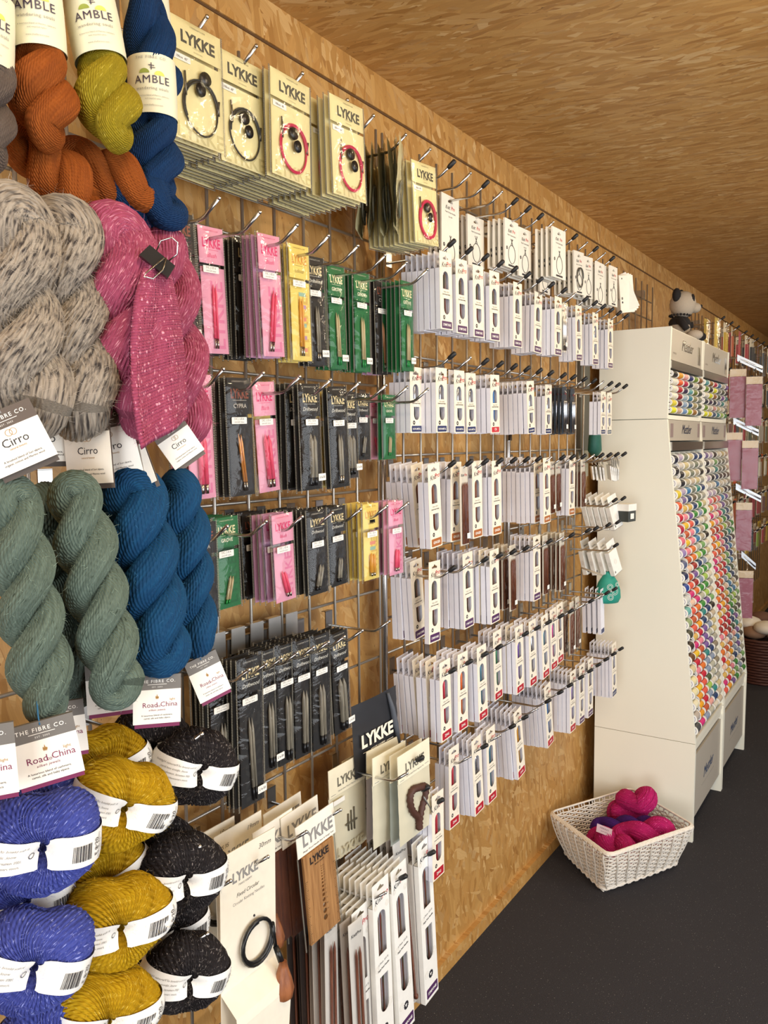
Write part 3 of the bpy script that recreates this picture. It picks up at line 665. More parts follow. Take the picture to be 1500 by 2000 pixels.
# dark crochet hook sleeves on the long hooks below
S(rl[4], 1.180, Y5, .068, .262, [(486, 'drift', 4, 0, '#8e8677', .0028, -.008, True, 'black')], .185, .010)
S(rl[4], 1.172, Y5, .066, .232, [(430, 'drift', 5, 0, '#8e8677', .003, 0, False, 'black'), (522, 'drift', 5, 1, '#8e8677', .0032, 0, True, 'black'), (556, 'drift', 6, 1, '#8e8677', .0036, 0, False, 'black'), (590, 'drift', 6, 0, '#8e8677', .0036, 0, False, 'black'), (624, 'drift', 5, 0, '#8e8677', .0040, -.004, False, 'black')], .125, .010)
S(rl[4], 1.165, Y5, .066, .215, [(660, 'drift', 5, 3, '#8e8677', .0052, -.004, True, 'black')], .135, .010)
# hang-rail of overlapping bright plates that the long hooks clip to
for i in range(7):
    y = .955+.052*i
    tag(MB().box(GX+.004, GX+.006, y-.018, y+.018, 1.150, 1.196).box(GX-.006, GX+.006, y-.018, y+.018, 1.196, 1.1975).build('hook_plate', mat('#d6d4ce', .3, .85, .05, 63, name='bright_steel_plate')), 'bright steel plate clipped on the rail over the long hooks, %s from left' % ordn(i), 'hook plate', 'steel plates on the long-hook rail')

# ------------------------------------------------------------------ circular needle envelopes, top right row
def envelope(w, h, clear=False):
    r = empty('circular_needle_pack'); zt = .014; zb = zt-h
    hole = [(-.012, -.003), (.012, -.003), (.012, .001), (.004, .003), (0, .006), (-.012, .001)]
    MB().poly([[(-w/2, zb), (w/2, zb), (w/2, zt), (-w/2, zt)], hole], 0, .005).build('envelope', mat('#ece6d8', .5, name='ivory_card'), r)
    q = MB(); q.text('Knit', .013, .0053, -w*.28, zt-.034, 0, .008, .35, 'LEFT', None, .05); q.text('Pro', .013, .0053, w*.03, zt-.033, 1, .012, .35, 'LEFT', None, .05); q.build('brand_lettering', [M_INK, M_RED], r)
    q = MB(); q.text('Fixed Circular Needles', .0056, .0053, 0, zt-.042); q.text('Size 4.00', .0052, .0053, 0, zt-.052); q.box(.005, .0053, -w*.25, w*.25, zb+.004, zb+.009); q.build('printed_lines', M_INK, r)
    q = MB(); P = [(.0056, .022*cos(a*pi/12), zb+.036+.024*sin(a*pi/12)) for a in range(24)]; q.tube(P, .0008, 5, 0, True, True)
    q.tube([(.0056, -.006, zb+.058), (.0056, .004, zb+.075)], .0009, 5); q.tube([(.0056, .006, zb+.058), (.0056, -.004, zb+.075)], .0009, 5); q.build('needle_print', mat('#4d4a46', .5, name='dark_print'), r)
    q = MB(); badge(q, .0053, -w*.36, zb+.05, .0045); q.build('badge', M_INK, r)
    if clear: coil2 = MB(); coil(coil2, .009, 0, zb+.05, .026, .0014, 2.4); coil2.build('cable', mat('#4e4a42', .4, name='grey_cable'), r)
    return proto(r)
def plain_env(w, h):
    mb = MB().box(0, .005, -w/2, w/2, .014-h, .014, 0); badge(mb, .0052, -w*.36, .014-h+.05, .0045, 1); mb.poly([circ(-w*.3, .003, .003, 8)], .005, .0053, 1)
    mb.poly([circ(-.35*w, .05-h, .004)], .0051, .0052, 1); o = mb.build('circular_needle_pack', [mat('#ece6d8', .5, name='ivory_card'), M_INK]); CH_[o.name] = []; return o
for (u, w, h, n, t, yaw, zt_, want) in ((876, .09, .17, 3, 0, 0, 2.135, .10), (926, .096, .128, 4, 2, 0, 2.125, .12), (996, .085, .125, 4, 1, 0, 2.125, .15), (1022, .085, .13, 3, 2, 0, 2.12, .15), (1062, .085, .13, 5, 0, 0, 2.12, .13),
                              (1089, .100, .135, 4, 2, 0, 2.128, .24), (1128, .09, .13, 5, 4, 0, 2.125, .19), (1146, .09, .13, 3, 5, 0, 2.125, .19), (1170, .085, .14, 5, 1, 0, 2.12, .20), (1196, .08, .13, 5, 2, 0, 2.12, .19)):
    stack(getp(envelope, w, h, u == 1128), getp(plain_env, w, h), u, zt_, YK[:14], n, t, rk[0], 'ivory circular needle envelope', 'circular needle pack', 'ivory envelopes of the top row', .0150, yaw, want)
for k in range(4): place(getp(plain_env, .08, .13), (.20-.01*k, 2.99, 2.112), (radians(8+5*k), 0, radians(-20-14*k)), 'ivory envelope fanned out at the end of top row, %s in fan' % ordn(k), 'circular needle pack', 'fanned ivory envelopes')

# ------------------------------------------------------------------ needles in clear slim sleeves between the boxes
def slim_pack(w, h, nm, card='#d8cfbd'):
    r = empty('slim_needle_sleeve'); zt = .014; zb = zt-h
    MB().box(0, .0008, -w/2+.002, w/2-.002, zb+.004, zt-.002).build('backing_card', mat(card, .5, name='pale_backing_card'), r)
    q = MB(); q.text('Knit', .009, .0011, -w*.33, zt-.026, 0, .01, .3, 'LEFT'); q.text('Pro', .009, .0011, w*.05, zt-.026, 1, .01, .3, 'LEFT'); q.build('brand_lettering', [M_INK, M_RED], r)
    for i, s in enumerate((-1.5, -.5, .5, 1.5)): MB().tube([(.004, s*.007, zt-.040), (.004, s*.007, zt-.05), (.004, s*.0075, zb+.008)], [.0004, .0027, .0027], 8).build('needle', NEED[nm], r)
    MB().grid(lambda i, j: (.0075+.001*noise.noise(Vector((i*.5, j*.4, 1))), -w/2+w*i/5, zb+h*j/17), 6, 18).build('clear_sleeve', M_PLAS, r)
    MB().box(.0078, .0081, 0, w*.36, zb+.02, zb+.033).build('price_sticker', M_WHITE, r)
    return proto(r)
def SM(row, zt, ys, w, h, nm, us, tilt, what, n=3, want=.17, card='#d8cfbd'):
    for u in us:
        p = getp(slim_pack, w, h, nm, card); stack(p, p, u, zt, ys, n, tilt, row, what, 'needle sleeve', 'slim clear sleeves in the '+row, .012, 0, want)
SM(rk[1], 1.955, YK, .045, .150, 'metal', (1100,), 2, 'slim clear sleeve of silver needles')
SM(rk[2], 1.705, YK, .040, .150, 'metal', (1087, 1102, 1118), 1, 'slim clear sleeve of silver needles', 2, .17, '#39424d')
SM(rk[3], 1.482, YK, .045, .195, 'wood', (905,), 2, 'long clear sleeve with one brown crochet hook', 1, .19)
SM(rk[3], 1.478, YK, .045, .165, 'wood', (1077, 1089, 1138), 2, 'clear sleeve of rosewood needles', 3, .17)
SM(rk[4], 1.255, YK, .045, .190, 'wood', (985, 1000, 1064, 1080, 1097), 2, 'clear sleeve of rosewood needles', 3, .17)
SM(rk[5], 1.020, YK, .042, .180, 'wood', (1103, 1116, 1127), 2, 'clear sleeve of rosewood needles with bright tips', 2, .17)
hang_row()
# dark sets hanging behind, seen below the navy row
for i, (u, c) in enumerate(((920, 0), (980, 0), (995, 0), (1010, 0), (1062, 0), (1075, 0))):
    y = at(u, 850, .085).y; tag(MB().box(.075, .082, y-.02, y+.02, 1.575, 1.66).box(.083, .086, y-.012, y+.012, 1.58, 1.60).build('dark_needle_case', mat('#3a2c2a', .4, name='dark_case')), 'dark needle case near the wall under the navy row, %s from left' % ordn(i), 'needle case', 'dark cases against the wall')

# small boxes near the cabinet edge
def small_box(w, h, d):
    r = empty('accessory_box'); zt = .012; zb = zt-h
    MB().box(d-.0006, d, -w/2, w/2, zt-.022-h*.08, zt).box(0, d, -w/2, w/2, zb, zt-.028-h*.08).box(0, d, -w/2, w/2, zb, zb+.001).build('carton', M_WHITE, r)
    q = MB(); P = []
    for k in range(3): q.poly([circ(0, zb+h*.36, .010-.0028*k, 14), circ(0, zb+h*.36, .0095-.0028*k, 14)], d, d+.0002, 0, None, False)
    # flower on the near side of the carton as well
    for k in range(3):
        for a in range(14):
            a0, a1 = 2*pi*a/14, 2*pi*(a+1)/14; rr = .009-.0026*k; b = len(q.v)
            q.v += [(d/2+rr*cos(t)*.55, -w/2-.0003, zb+h*.36+rr*sin(t)) for t in (a0, a1)]+[(d/2+(rr-.0006)*cos(t)*.55, -w/2-.0003, zb+h*.36+(rr-.0006)*sin(t)) for t in (a1, a0)]; q.face((b, b+1, b+2, b+3))
    q.build('flower_print', mat('#bdb6a8', .6, name='grey_print'), r)
    q = MB(); q.text('KnitPro', .009, d+.0003, 0, zt-.026, 0, .01, .3); badge(q, d+.0002, -w*.32, zb+.012, .004); q.build('brand_lettering', M_INK, r)
    return proto(r)
def SB(row, zt, us, w, h, d, t, want=.17, yaw=0, t2=0, y=2.96):
    p = getp(small_box, w, h, d)
    for k, u in enumerate(us): place(p, (solve_x(u, y, zt, .06, .30), y-.03*0, zt-.012), (radians(t+t2*k), radians(-8), radians(yaw)), 'small white box, %s, %s from the wall' % (row, ordn(k)), 'accessory box', 'small boxes on the hook end of '+row)
SB('brown row end', 1.478, (1152, 1159, 1167, 1173), .055, .085, .006, 1, .17, 25, 3)
SB('fanned out at brown row end', 1.482, (1186, 1190, 1194, 1198, 1203), .060, .088, .005, 4, .2, 30, 8)
SB('short row below brown row', 1.337, (1140, 1151, 1163, 1175, 1187), .066, .125, .017, 14, .17, -12)
SB('lower purple row end', 1.170, (1117, 1134, 1150, 1167, 1184), .060, .130, .017, 10, .17, -12, 2)
hooks([2.86, 2.96], 1.331, lambda i: 1, .22, 'short row below brown row'); hook(.22, 2.88, 1.169, True, 'chrome black-capped hook over the teal pouch beside the cabinet', 'hooks by the teal pouch')
bx = MB().box(0, .05, -.03, .03, -.085, -.045, 1).box(0, .052, -.032, .032, -.045, -.02, 0).box(.05, .051, -.012, .014, -.075, -.055, 0); o = bx.build('stitch_marker_box', [M_WHITE, mat('#2f3431', .4, name='dark_box')]); CH_[o.name] = []
place(o, (.185, 3.02, 1.325), (0, 0, radians(-10)), 'small dark box with a white lid on the hook beside the cream cabinet', 'box')
# slim white boxes near the last hooks of the upper red row
for k, u in enumerate((1140, 1150, 1160, 1170)):
    place(getp(plain_box, .04, .17, 'navy'), (solve_x(u, 2.92, 1.0), 2.92, .985), (radians(5), 0, 0), 'slim white box at the end of upper red row, %s from the wall' % ordn(k), 'needle box', 'slim boxes at the end of the upper red row')
# ------------------------------------------------------------------ low rows: pouches, gauges, chunky needle cards, long boxes
hooks([.905, .994, 1.097, 1.20], .852, lambda i: 0, .22, rl[5])
hook(.235, 1.416, .850, False, 'long bare chrome hook below the dark pouch, in front of the cream pouches', 'hooks of the cream pouches')
hook(.22, 1.50, .852, True, 'short black-capped hook holding the front cream pouch with the brown twist', 'hooks of the cream pouches')
# dark pouch
pr = empty('dark_pouch', (.115, 1.475, .965), 0, 'large black printed pouch hanging between the dark sleeves and the cream pouches', 'pouch')
pr.rotation_euler = (radians(4), 0, radians(-6))
n = 8
MB().grid(lambda i, j: (.004*sin(pi*i/(n-1))+.002*noise.noise(Vector((i*.7, j*.6, 3))), -.078+.156*i/(n-1), -.15+.165*j/(n*2-1)), n, n*2).build('pouch_body', mat('#2b2c30', .35, 0, .1, 40, .3, name='black_pouch_film'), pr)
q = MB(); q.text('LYKKE', .040, .0078, -.004, -.085, 0, .04, 0, 'CENTER', None, 0, .95); q.text('MAKE HAPPY', .0085, .0078, -.004, -.100, 0, .02); q.box(.0074, .0078, -.055, -.034, -.0975, -.0965).box(.0074, .0078, .026, .05, -.0975, -.0965); q.build('lettering', M_CREAM, pr)
MB().tube([(.007, .040, .010), (.008, .052, -.03), (.008, .060, -.07), (.008, .070, -.12)], [.003, .006, .007, .004], 8).build('grey_cord', mat('#4e535c', .7, name='grey_cord'), pr)

def pouch(kind):
    r = empty('cream_pouch'); w, h = .125, .205; zt = .016; zb = zt-h; hz = zt-.062
    MB().box(.002, .0035, -w/2, w/2, hz, zt).build('header_card', mat('#e9e1c6', .55, name='pale_cream_card'), r)
    q = MB(); q.text('LYKKE', .027, .0038, .002, hz+.018, 0, .035, 0, 'CENTER', None, 0, .95); q.text('Handcrafted Wood Magnetic Pin', .0052, .0038, .002, hz+.006, 1); q.box(.0036, .0040, -w*.45, -w*.33, hz+.004, hz+.0048, 1).box(.0036, .0040, w*.33, w*.45, hz+.008, hz+.0088, 1)
    q.build('lettering', [mat('#6e6a5c', .5, name='olive_grey_ink'), M_GINK], r)
    MB().grid(lambda i, j: (.0012+.006*sin(pi*i/9)*sin(pi*j/15)+.0015*noise.noise(Vector((i*.6, j*.5, 7))), -w/2+w*i/9, zb+(hz-zb+.004)*j/15), 10, 16).build('fabric_bag', mat({'grey': '#a9b0a6', 'lav': '#b4acae'}.get(kind, '#cdc6ac'), .6, 0, .06, 30, .3, name='translucent_bag'), r)
    if kind == 'twist':
        P = []
        for i in range(60):
            a = 2*pi*i/60; rr = .036+.004*sin(3*a)
            P.append((.011, .0+rr*cos(a)*.62+.012*sin(2*a), (hz+zb)/2+rr*1.3*sin(a)+.004*cos(3*a)))
        q = MB(); q.tube(P, [.0065+.0022*(i % 2) for i in range(60)], 8, 0, False, True); q.build('brown_twist_ring', mat('#4a2a1e', .6, 0, .15, 200, .4, name='dark_brown_leather'), r)
        MB().tube([(.020, .008, (hz+zb)/2+.02), (.018, .046, (hz+zb)/2-.035)], [.002, .0008], 8).build('pin_stick', mat('#7c7a76', .35, .5, name='grey_pin'), r)
    if kind == 'curl':
        q = MB(); q.tube([(.010, .05*1-.012*sin(pi*i/12), hz-.03-.06*i/12) for i in range(13)], [.004+.005*sin(pi*i/12) for i in range(13)], 8); q.build('brown_twist_ring', mat('#4a2a1e', .6, 0, .15, 200, .4, name='dark_brown_leather'), r)
    if kind == 'print':
        q = MB()
        for s in (-1, 0, 1): q.tube([(.009, s*.010+.002, (hz+zb)/2-.020-s*.002), (.009, s*.010+.002, (hz+zb)/2+.024+s*.004)], .0018, 6)
        q.box(.009, .0095, -.018, .022, (hz+zb)/2-.004, (hz+zb)/2+.0); q.text('LYKKE', .030, .0092, .0, zb+.006, 1, .03); q.build('bag_print', [mat('#5c5646', .6, name='dark_print'), mat('#b9b091', .6, name='pale_print')], r)
        MB().box(.0085, .009, -.055, -.018, hz-.016, hz-.006).build('size_sticker', M_WHITE, r)
    return proto(r)
for x, y, z, t, k, lab in ((.085, 1.455, .850, 3, 'print', 'cream pouch with a small shawl-pin print, hanging behind under the dark pouch'), (.10, 1.385, .855, 2, 'print', 'yellowish cream pouch mostly hidden below the dark pouch'), (.125, 1.49, .865, 0, 'lav', 'cream pouch with lavender-grey bag, second in the pouch stack'),
                         (.155, 1.468, .865, 1, 'curl', 'cream pouch with a curved brown piece at its right edge'), (.175, 1.506, .862, 1, 'grey', 'cream pouch with pale green-grey bag right behind the front one'), (.198, 1.50, .868, 3, 'twist', 'front cream pouch holding a brown twisted leather ring and pin')):
    o = pouch(k); o.location = (x, y, z-.012); o.rotation_euler = (radians(t), 0, radians(-3)); tag(o, lab, 'pouch', 'cream pouches')

# wooden gauge pack
def gauge(front):
    r = empty('needle_gauge_pack'); w, h = .105, .245; zt = .02; hz = zt-.062; zb = zt-h
    MB().box(.003, .0045, -w/2, w/2, hz, zt).build('header_card', mat('#efe9da', .55, name='ivory_header_card'), r)
    q = MB(); q.text('LYKKE', .034, .0048, .004, hz+.016, 0, .03, 0, 'CENTER', None, 0, .85); q.text('Mango Wood Needle Sizer & Gauge Tool', .0050, .0048, .004, hz+.005, 1); q.build('lettering', [M_GINK, M_INK], r)
    gw = .085; z1 = hz-.002; z0 = zb+.004; holes = []; z = z1-.040; rr = .0012; hs = []
    while z > z0+.018 and rr < .009: hs.append((z, rr)); holes.append(circ(.003, z, rr, 12)); rr *= 1.125; z -= rr*2.15+.0016
    if front:
        g = MB().poly([rrect(-gw/2, gw/2, z0, z1, .002)]+holes, .002, .0065).build('wooden_gauge', wood('mango_wood', '#bd8d57', '#96683a', .6), r)
        q = MB(); q.text('LYKKE', .019, .0068, 0, z1-.022, 0, .045, 0, 'CENTER', None, 0, .95); q.text('MAKE HAPPY', .0046, .0068, 0, z1-.029, 0, .01)
        for i in range(36):
            L = .007 if i % 5 == 0 else .004; zz = z1-.05-i*.0035; q.box(.0066, .0068, -gw/2, -gw/2+L, zz, zz+.0006).box(.0066, .0068, gw/2-L, gw/2, zz, zz+.0006)
        for (zz, r0) in hs: q.text('%.1f' % (r0*1000*2), .0034, .0068, .003+r0+.0035, zz-.001)
        q.build('burnt_marking', mat('#2a1a10', .7, name='burnt_ink'), g)
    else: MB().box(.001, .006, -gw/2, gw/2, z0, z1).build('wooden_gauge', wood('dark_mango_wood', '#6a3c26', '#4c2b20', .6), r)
    MB().grid(lambda i, j: (.010+.0018*noise.noise(Vector((i*.9, j*.6, 11)))-.006*(abs(i-3.5)/3.5)**4, -w/2-.002+(w+.004)*i/7, zb-.006+(hz-zb+.006)*j/15), 8, 16).build('clear_sleeve', M_PLAS, r)
    for s in (-1, 1): MB().box(.001, .0018, s*(w/2)-.003*(s > 0), s*(w/2)+.003*(s < 0), zb-.006, hz).build('perforated_seam', M_PERF, r)
    return proto(r)
g1 = gauge(True); g0 = gauge(False)
place(g1, (.195, 1.150, .838), (radians(6), 0, radians(-4)), 'front wooden needle gauge with a row of round holes under a white header', 'needle gauge', 'needle gauge packs')
for k, (x, y) in enumerate(((.155, 1.155), (.118, 1.150), (.150, 1.085))): place(g0, (x, y, .842), (radians(4), 0, radians(-2)), 'dark wooden gauge pack behind the front one, %s towards the wall' % ordn(k), 'needle gauge', 'needle gauge packs')

# chunky circular needle cards
def chunky(size, w, h, front):
    r = empty('chunky_needle_card'); zt = .02; zb = zt-h
    cd = MB(); cd.box(0, .0016, -w/2, w/2, zb, zt)
    if front: cd.grid(lambda i, j: ((.0016, .034, .036, .030)[j], -w/2+w*i, (zb+.125, zb+.098, zb+.080, zb)[j]), 2, 4, 0, False)
    cd.build('backing_card', M_CREAM, r)
    q = MB(); q.text(size, .0125, .0019, w*.30, zt-.022, 0, 0, .2); q.text('LYKKE', .024, .0019, -w*.06, zt-.055, 1, .035, 0, 'CENTER', None, 0, .9); q.text('MAKE HAPPY', .0055, .0019, -w*.06, zt-.064, 1)
    q.text('Fixed Circular', .0095, .0019, -w*.02, zt-.082, 0, 0, .25); q.text('Circular Knitting Needles', .0075, .0019, .0, zt-.094, 1)
    if front:
        def tf(a, u, v): return (.0345+(v-(zb+.08))*.075+.001, u, v)
        q.text('Fixed Circular Knitting Needles', .0085, 0, 0, zb+.062, 1, .01, .2, 'CENTER', tf); q.text('Ideal for Chunky Yarns', .0085, 0, 0, zb+.049, 1, .01, .2, 'CENTER', tf); q.text('Sustainably-sourced Mango Wood', .0078, 0, 0, zb+.026, 1, 0, .2, 'CENTER', tf)
        q.text('£16-00', .008, 0, w*.33, zb+.036, 1, 0, 0, 'CENTER', tf)
    else: q.text('US 35', .010, .0019, -w*.32, zt-.03, 0, 0, .2)
    q.build('lettering', [mat('#4c4a48', .5, name='dark_grey_ink'), M_GINK], r)
    q = MB(); cz = zt-.175 if front else zt-.135; cy = .012
    P = [(.008+.003*(i/40), cy+(.034+.005*(i/40))*cos(2*pi*i/22+1.5), cz+(.032+.008*(i/40))*sin(2*pi*i/22+1.5)) for i in range(41)]
    P += [(.013, cy+.031+.004, cz+.008), (.014, cy+.040, cz-.030)]
    q.tube(P, .0034, 10); q.tube([(.014, cy+.040, cz-.028), (.026, cy+.041, cz-.052)], [.0048, .0056], 12); q.build('black_cable', M_BLACKP, r)
    MB().lathe([(.0065, 0), (.0085, -.010), (.0150, -.030), (.0190, -.048), (.0165, -.062), (.008, -.069), (0, -.070)], 16, 0, (.030, cy+.041, cz-.050)).build('wooden_needle_tip', wood('polished_mango_tip', '#9a5f38', '#7a4526', .4), r)
    MB().ball((.001+.001, cy, cz+.043), .0022, 8).build('tie_hole', M_INK, r)
    return proto(r)
c1 = chunky('30mm', .135, .355, True); place(c1, (.190, .978, .856), (radians(-1), 0, 0), 'front white card marked 30mm with a coiled black cable and wooden tip', 'needle card', 'chunky needle cards')
c2 = chunky('19mm', .120, .27, False); place(c2, (.120, 1.030, .850), (radians(1), 0, 0), 'white card marked 19mm and US 35, behind the 30mm card', 'needle card', 'chunky needle cards')
place(c2, (.096, .985, .852), (radians(0), 0, 0), 'white size card nearest the wall, mostly hidden behind the 19mm card', 'needle card', 'chunky needle cards')

# long boxes of straight needles at the bottom
def long_box(w, h):
    r = empty('long_needle_box'); D = .013; zt = .016; zb = zt-h
    out = [(-w/2, zb), (w/2, zb), (w/2, zt), (-w/2, zt)]; w1 = arch(w*.50, zt-.165, zt-.068, 0); w2 = arch(w*.50, zt-.300, zt-.215, .001, False)
    hole = [(-.012, -.003), (.012, -.003), (.012, .001), (.004, .003), (0, .008), (-.012, .001)]
    mb = MB().poly([out, hole, w1, w2], D-.0006, D, 0)
    mb.box(0, D-.0006, -w/2, -w/2+.0006, zb, zt-.05, 1); mb.box(0, D-.0006, w/2-.0006, w/2, zb, zt-.05, 1); mb.box(0, .0006, -w/2, w/2, zb, zt-.05, 2); mb.box(0, D, -w/2, w/2, zb, zb+.0006, 1); mb.box(0, D-.0006, -w/2, w/2, zt-.051, zt-.05, 1)
    mb.build('carton', [M_WHITE, M_WHITE, M_TRAY], r)
    q = MB(); q.text('Knit', .0165, D+.0003, -w*.38, zt-.048, 0, .008, .35, 'LEFT', None, .12); q.text('Pro', .0165, D+.0003, w*.06, zt-.044, 1, .012, .35, 'LEFT', None, .16); q.build('brand_lettering', [M_INK, M_RED], r)
    q = MB(); q.text('3.75mm  (US 5)', .006, D+.0003, 0, zt-.185, 0, 0, .1, 'CENTER', None, .06); q.text('Single Point Needles', .0062, D+.0003, 0, zt-.198, 0, .02, .1, 'CENTER', None, .06, .85); q.build('printed_lines', M_INK, r)
    q = MB(); badge(q, D, 0, zb+.062, .0095); q.build('badge', M_INK, r)
    q = MB()
    for (yy, zz, rr) in ((-w*.34, zt-.052, .006), (w*.36, zt-.062, .007), (-w*.38, zt-.19, .008), (w*.30, zb+.11, .010), (-w*.30, zb+.07, .009)):
        for k in range(3): q.poly([circ(yy, zz, rr*(1-.28*k), 12), circ(yy, zz, rr*(1-.28*k)-.0005, 12)], D, D+.00015, 0, None, False)
    q.build('flower_print', mat('#cfc8ba', .6, name='pale_grey_print'), r)
    pn = MB().poly([rrect(-w*.36, w*.44, zb+.008, zb+.032, .003)], D, D+.0003).build('colour_panel', box_panel('#4f2a57', 'purple_panel'), r)
    MB().text('SYMFONIE', .0095, D+.0006, w*.04, zb+.0165, 0, .03, 0, 'CENTER', None, 0, .85).build('panel_lettering', M_WHITE, pn)
    for s in (-.10, .08): MB().tube([(D*.5, w*s, zb+.02), (D*.5, w*s, zt-.085), (D*.5, w*s, zt-.075)], [.0026, .0026, .0005], 8).build('needle', NEED['multi'], r)
    return proto(r)
def plain_long(w, h):
    zt = .016; zb = zt-h; mb = MB().poly([[(-w/2, zt-.052), (w/2, zt-.052), (w/2, zt), (-w/2, zt)], [(-.012, -.003), (.012, -.003), (.012, .001), (0, .008), (-.012, .001)]], .0124, .013, 0)
    mb.box(0, .013, -w/2, w/2, zb, zt-.052, 0); mb.text('KnitPro', .012, .0133, 0, zt-.046, 1, .01, .35, 'CENTER', None, .1); o = mb.build('long_needle_box', [M_WHITE, M_INK]); CH_[o.name] = []; return o
lbp = long_box(.062, .40); lpl = plain_long(.062, .40)
for hi_, (x, y, z, n, t) in enumerate(((.165, 1.322, .588, 8, 3), (.180, 1.375, .625, 9, 3), (.185, 1.437, .630, 9, 5), (.185, 1.548, .640, 2, 5))):
    for k in range(n):
        p = lbp if k == 0 else lpl; xx = x-.0148*k
        if xx < .065: break
        place(p, (xx, y+U(-.002, .002), z-.016), (radians(t*(1-.05*k)), 0, 0), ('front long white box with purple panel on the %s low hook' % ordn(hi_)) if k == 0 else 'long white box, %s behind the front one on the %s low hook' % (('', 'first', 'second', 'third', 'fourth', 'fifth', 'sixth', 'seventh', 'eighth')[k], ordn(hi_)), 'needle box', 'long boxes of straight needles')
# long clear sleeves of straight needles left of and between the boxes
def long_sleeve(c):
    r = empty('long_needle_sleeve'); w, h = .05, .42; zt = .014; zb = zt-h
    MB().box(0, .001, -w/2+.003, w/2-.003, zb+.006, zt-.003).build('backing_card', mat(c, .5, name='pale_backing_card'), r)
    for s in (-1, 1): MB().tube([(.005, s*.006, zt-.06), (.005, s*.006, zt-.075), (.005, s*.007, zb+.03), (.005, s*.007, zb+.028), (.005, s*.007, zb+.020)], [.0004, .0028, .0028, .0055, .0055], 8).build('needle', NEED['wood'], r)
    q = MB(); q.text('KnitPro', .010, .0014, 0, zt-.035, 0, .01, .3); q.build('brand_lettering', M_INK, r)
    MB().grid(lambda i, j: (.010+.0015*noise.noise(Vector((i*.7, j*.5, 4))), -w/2+w*i/5, zb+h*j/23), 6, 24).build('clear_sleeve', M_PLAS, r)
    return proto(r)
ls = [long_sleeve('#cfc9bf'), long_sleeve('#a89a8c'), long_sleeve('#3f3632')]
for k in range(7): place(ls[2 if k < 3 else k % 2], (.070+.016*k, 1.235+.012*(k % 2), .600), (radians(1+U(-1, 2)), 0, radians(U(-12, 6))), 'long clear needle sleeve behind the wooden gauge, %s from the wall' % ordn(k), 'needle sleeve', 'long clear needle sleeves behind the gauge')
for k in range(4): place(ls[k % 2], (.190-.018*k, 1.285-.004*k, .570), (radians(3), 0, radians(-5)), 'long clear needle sleeve left of the long white boxes, %s from front' % ordn(k), 'needle sleeve', 'long clear needle sleeves left of the boxes')
for k in range(5): place(ls[k % 2], (.162-.019*k, 1.500+.003*k, .640), (radians(4+U(-2, 2)), 0, radians(-14)), 'long clear needle sleeve behind the rightmost long white box, %s from the front' % ordn(k), 'needle sleeve', 'long clear needle sleeves by the last hook')

# ------------------------------------------------------------------ yarn
def rope(P, rad, S, twist=60., groove=.07, sub=4, flat=1.0, seed=0, lump=.10):
    """bundle of yarn strands along the closed path P; returns grid points with strand and length values"""
    P = [Vector(p) for p in P]; n = len(P); N = S*sub; V = []; su = []; sv = []; nrm = None; L = 0; fr = []
    for i in range(n):
        t = (P[(i+1) % n]-P[i-1]).normalized()
        if nrm is None: nrm = t.orthogonal().normalized()
        nrm = (nrm-t*nrm.dot(t)).normalized(); fr.append((nrm.copy(), t.cross(nrm)))
    LT = sum((P[i]-P[i-1]).length for i in range(n)); KT = round(LT*twist*.05/(2*pi))
    # spread the closing angle evenly
    t0 = (P[1]-P[-1]).normalized(); e = (nrm-t0*nrm.dot(t0)).normalized(); err = math.atan2(e.dot(fr[0][1]), e.dot(fr[0][0]))
    for i in range(n):
        a_, b_ = fr[i]; L += (P[i]-P[i-1]).length if i else 0; r0 = rad(i/n) if callable(rad) else rad; off = -err*i/n
        for j in range(N):
            a = 2*pi*j/N+off+2*pi*KT*L/LT
            w = Vector((cos(a)*3+P[i].x*45+seed, sin(a)*3+P[i].y*45, P[i].z*12)); g = abs(sin(pi*(j/sub)+noise.noise(w*1.3)*1.4))
            rr = r0*(1-groove+groove*sqrt(g)+lump*noise.noise(w*.35)+.03*noise.noise(w*2.1))
            V.append(P[i]+(a_*cos(a)+b_*sin(a)*flat)*rr); su.append(j/sub); sv.append(L)
    return V, su, sv, n, N
def rope_mesh(parts, name, m, parent):
    mb = MB(); mb.at = {'su': [], 'sv': []}
    for (V, su, sv, n, N) in parts:
        b = len(mb.v); mb.v += [tuple(v) for v in V]; mb.at['su'] += su; mb.at['sv'] += sv
        for i in range(n):
            i2 = (i+1) % n
            for j in range(N):
                j2 = (j+1) % N; mb.f.append((b+i*N+j, b+i*N+j2, b+i2*N+j2, b+i2*N+j)); mb.mi.append(0); mb.sm.append(True)
    return mb.build(name, m, parent)
def fuzz(obj, n, L, m, parent, seed=1, wd=.00016, name='loose_fibres'):
    """short stray fibres standing off the yarn"""
    rnd = random.Random(seed); me = obj.data; mb = MB(); pol = me.polygons; vs = me.vertices
    for _ in range(n):
        p = pol[rnd.randrange(len(pol))]; c = vs[p.vertices[0]].co; nn = p.normal
        d = Vector((rnd.uniform(-1, 1), rnd.uniform(-1, 1), rnd.uniform(-1, 1))); t = (d-nn*d.dot(nn)).normalized(); l = L*rnd.uniform(.5, 1.3); k = rnd.uniform(.3, 1.)
        side = t.cross(nn).normalized()*wd; b = len(mb.v)
        for q in range(4):
            s = q/3; pt = c+nn*(l*k*s*(1-.35*s)+.0002)+t*(l*s)+side*rnd.uniform(-3, 3)*s; w = side*(1-.7*s); mb.v += [tuple(pt-w), tuple(pt+w)]
        for q in range(3): mb.face((b+q*2, b+q*2+1, b+q*2+3, b+q*2+2), 0, True)
    o = mb.build(name, m, parent); o['kind'] = 'stuff'; return o
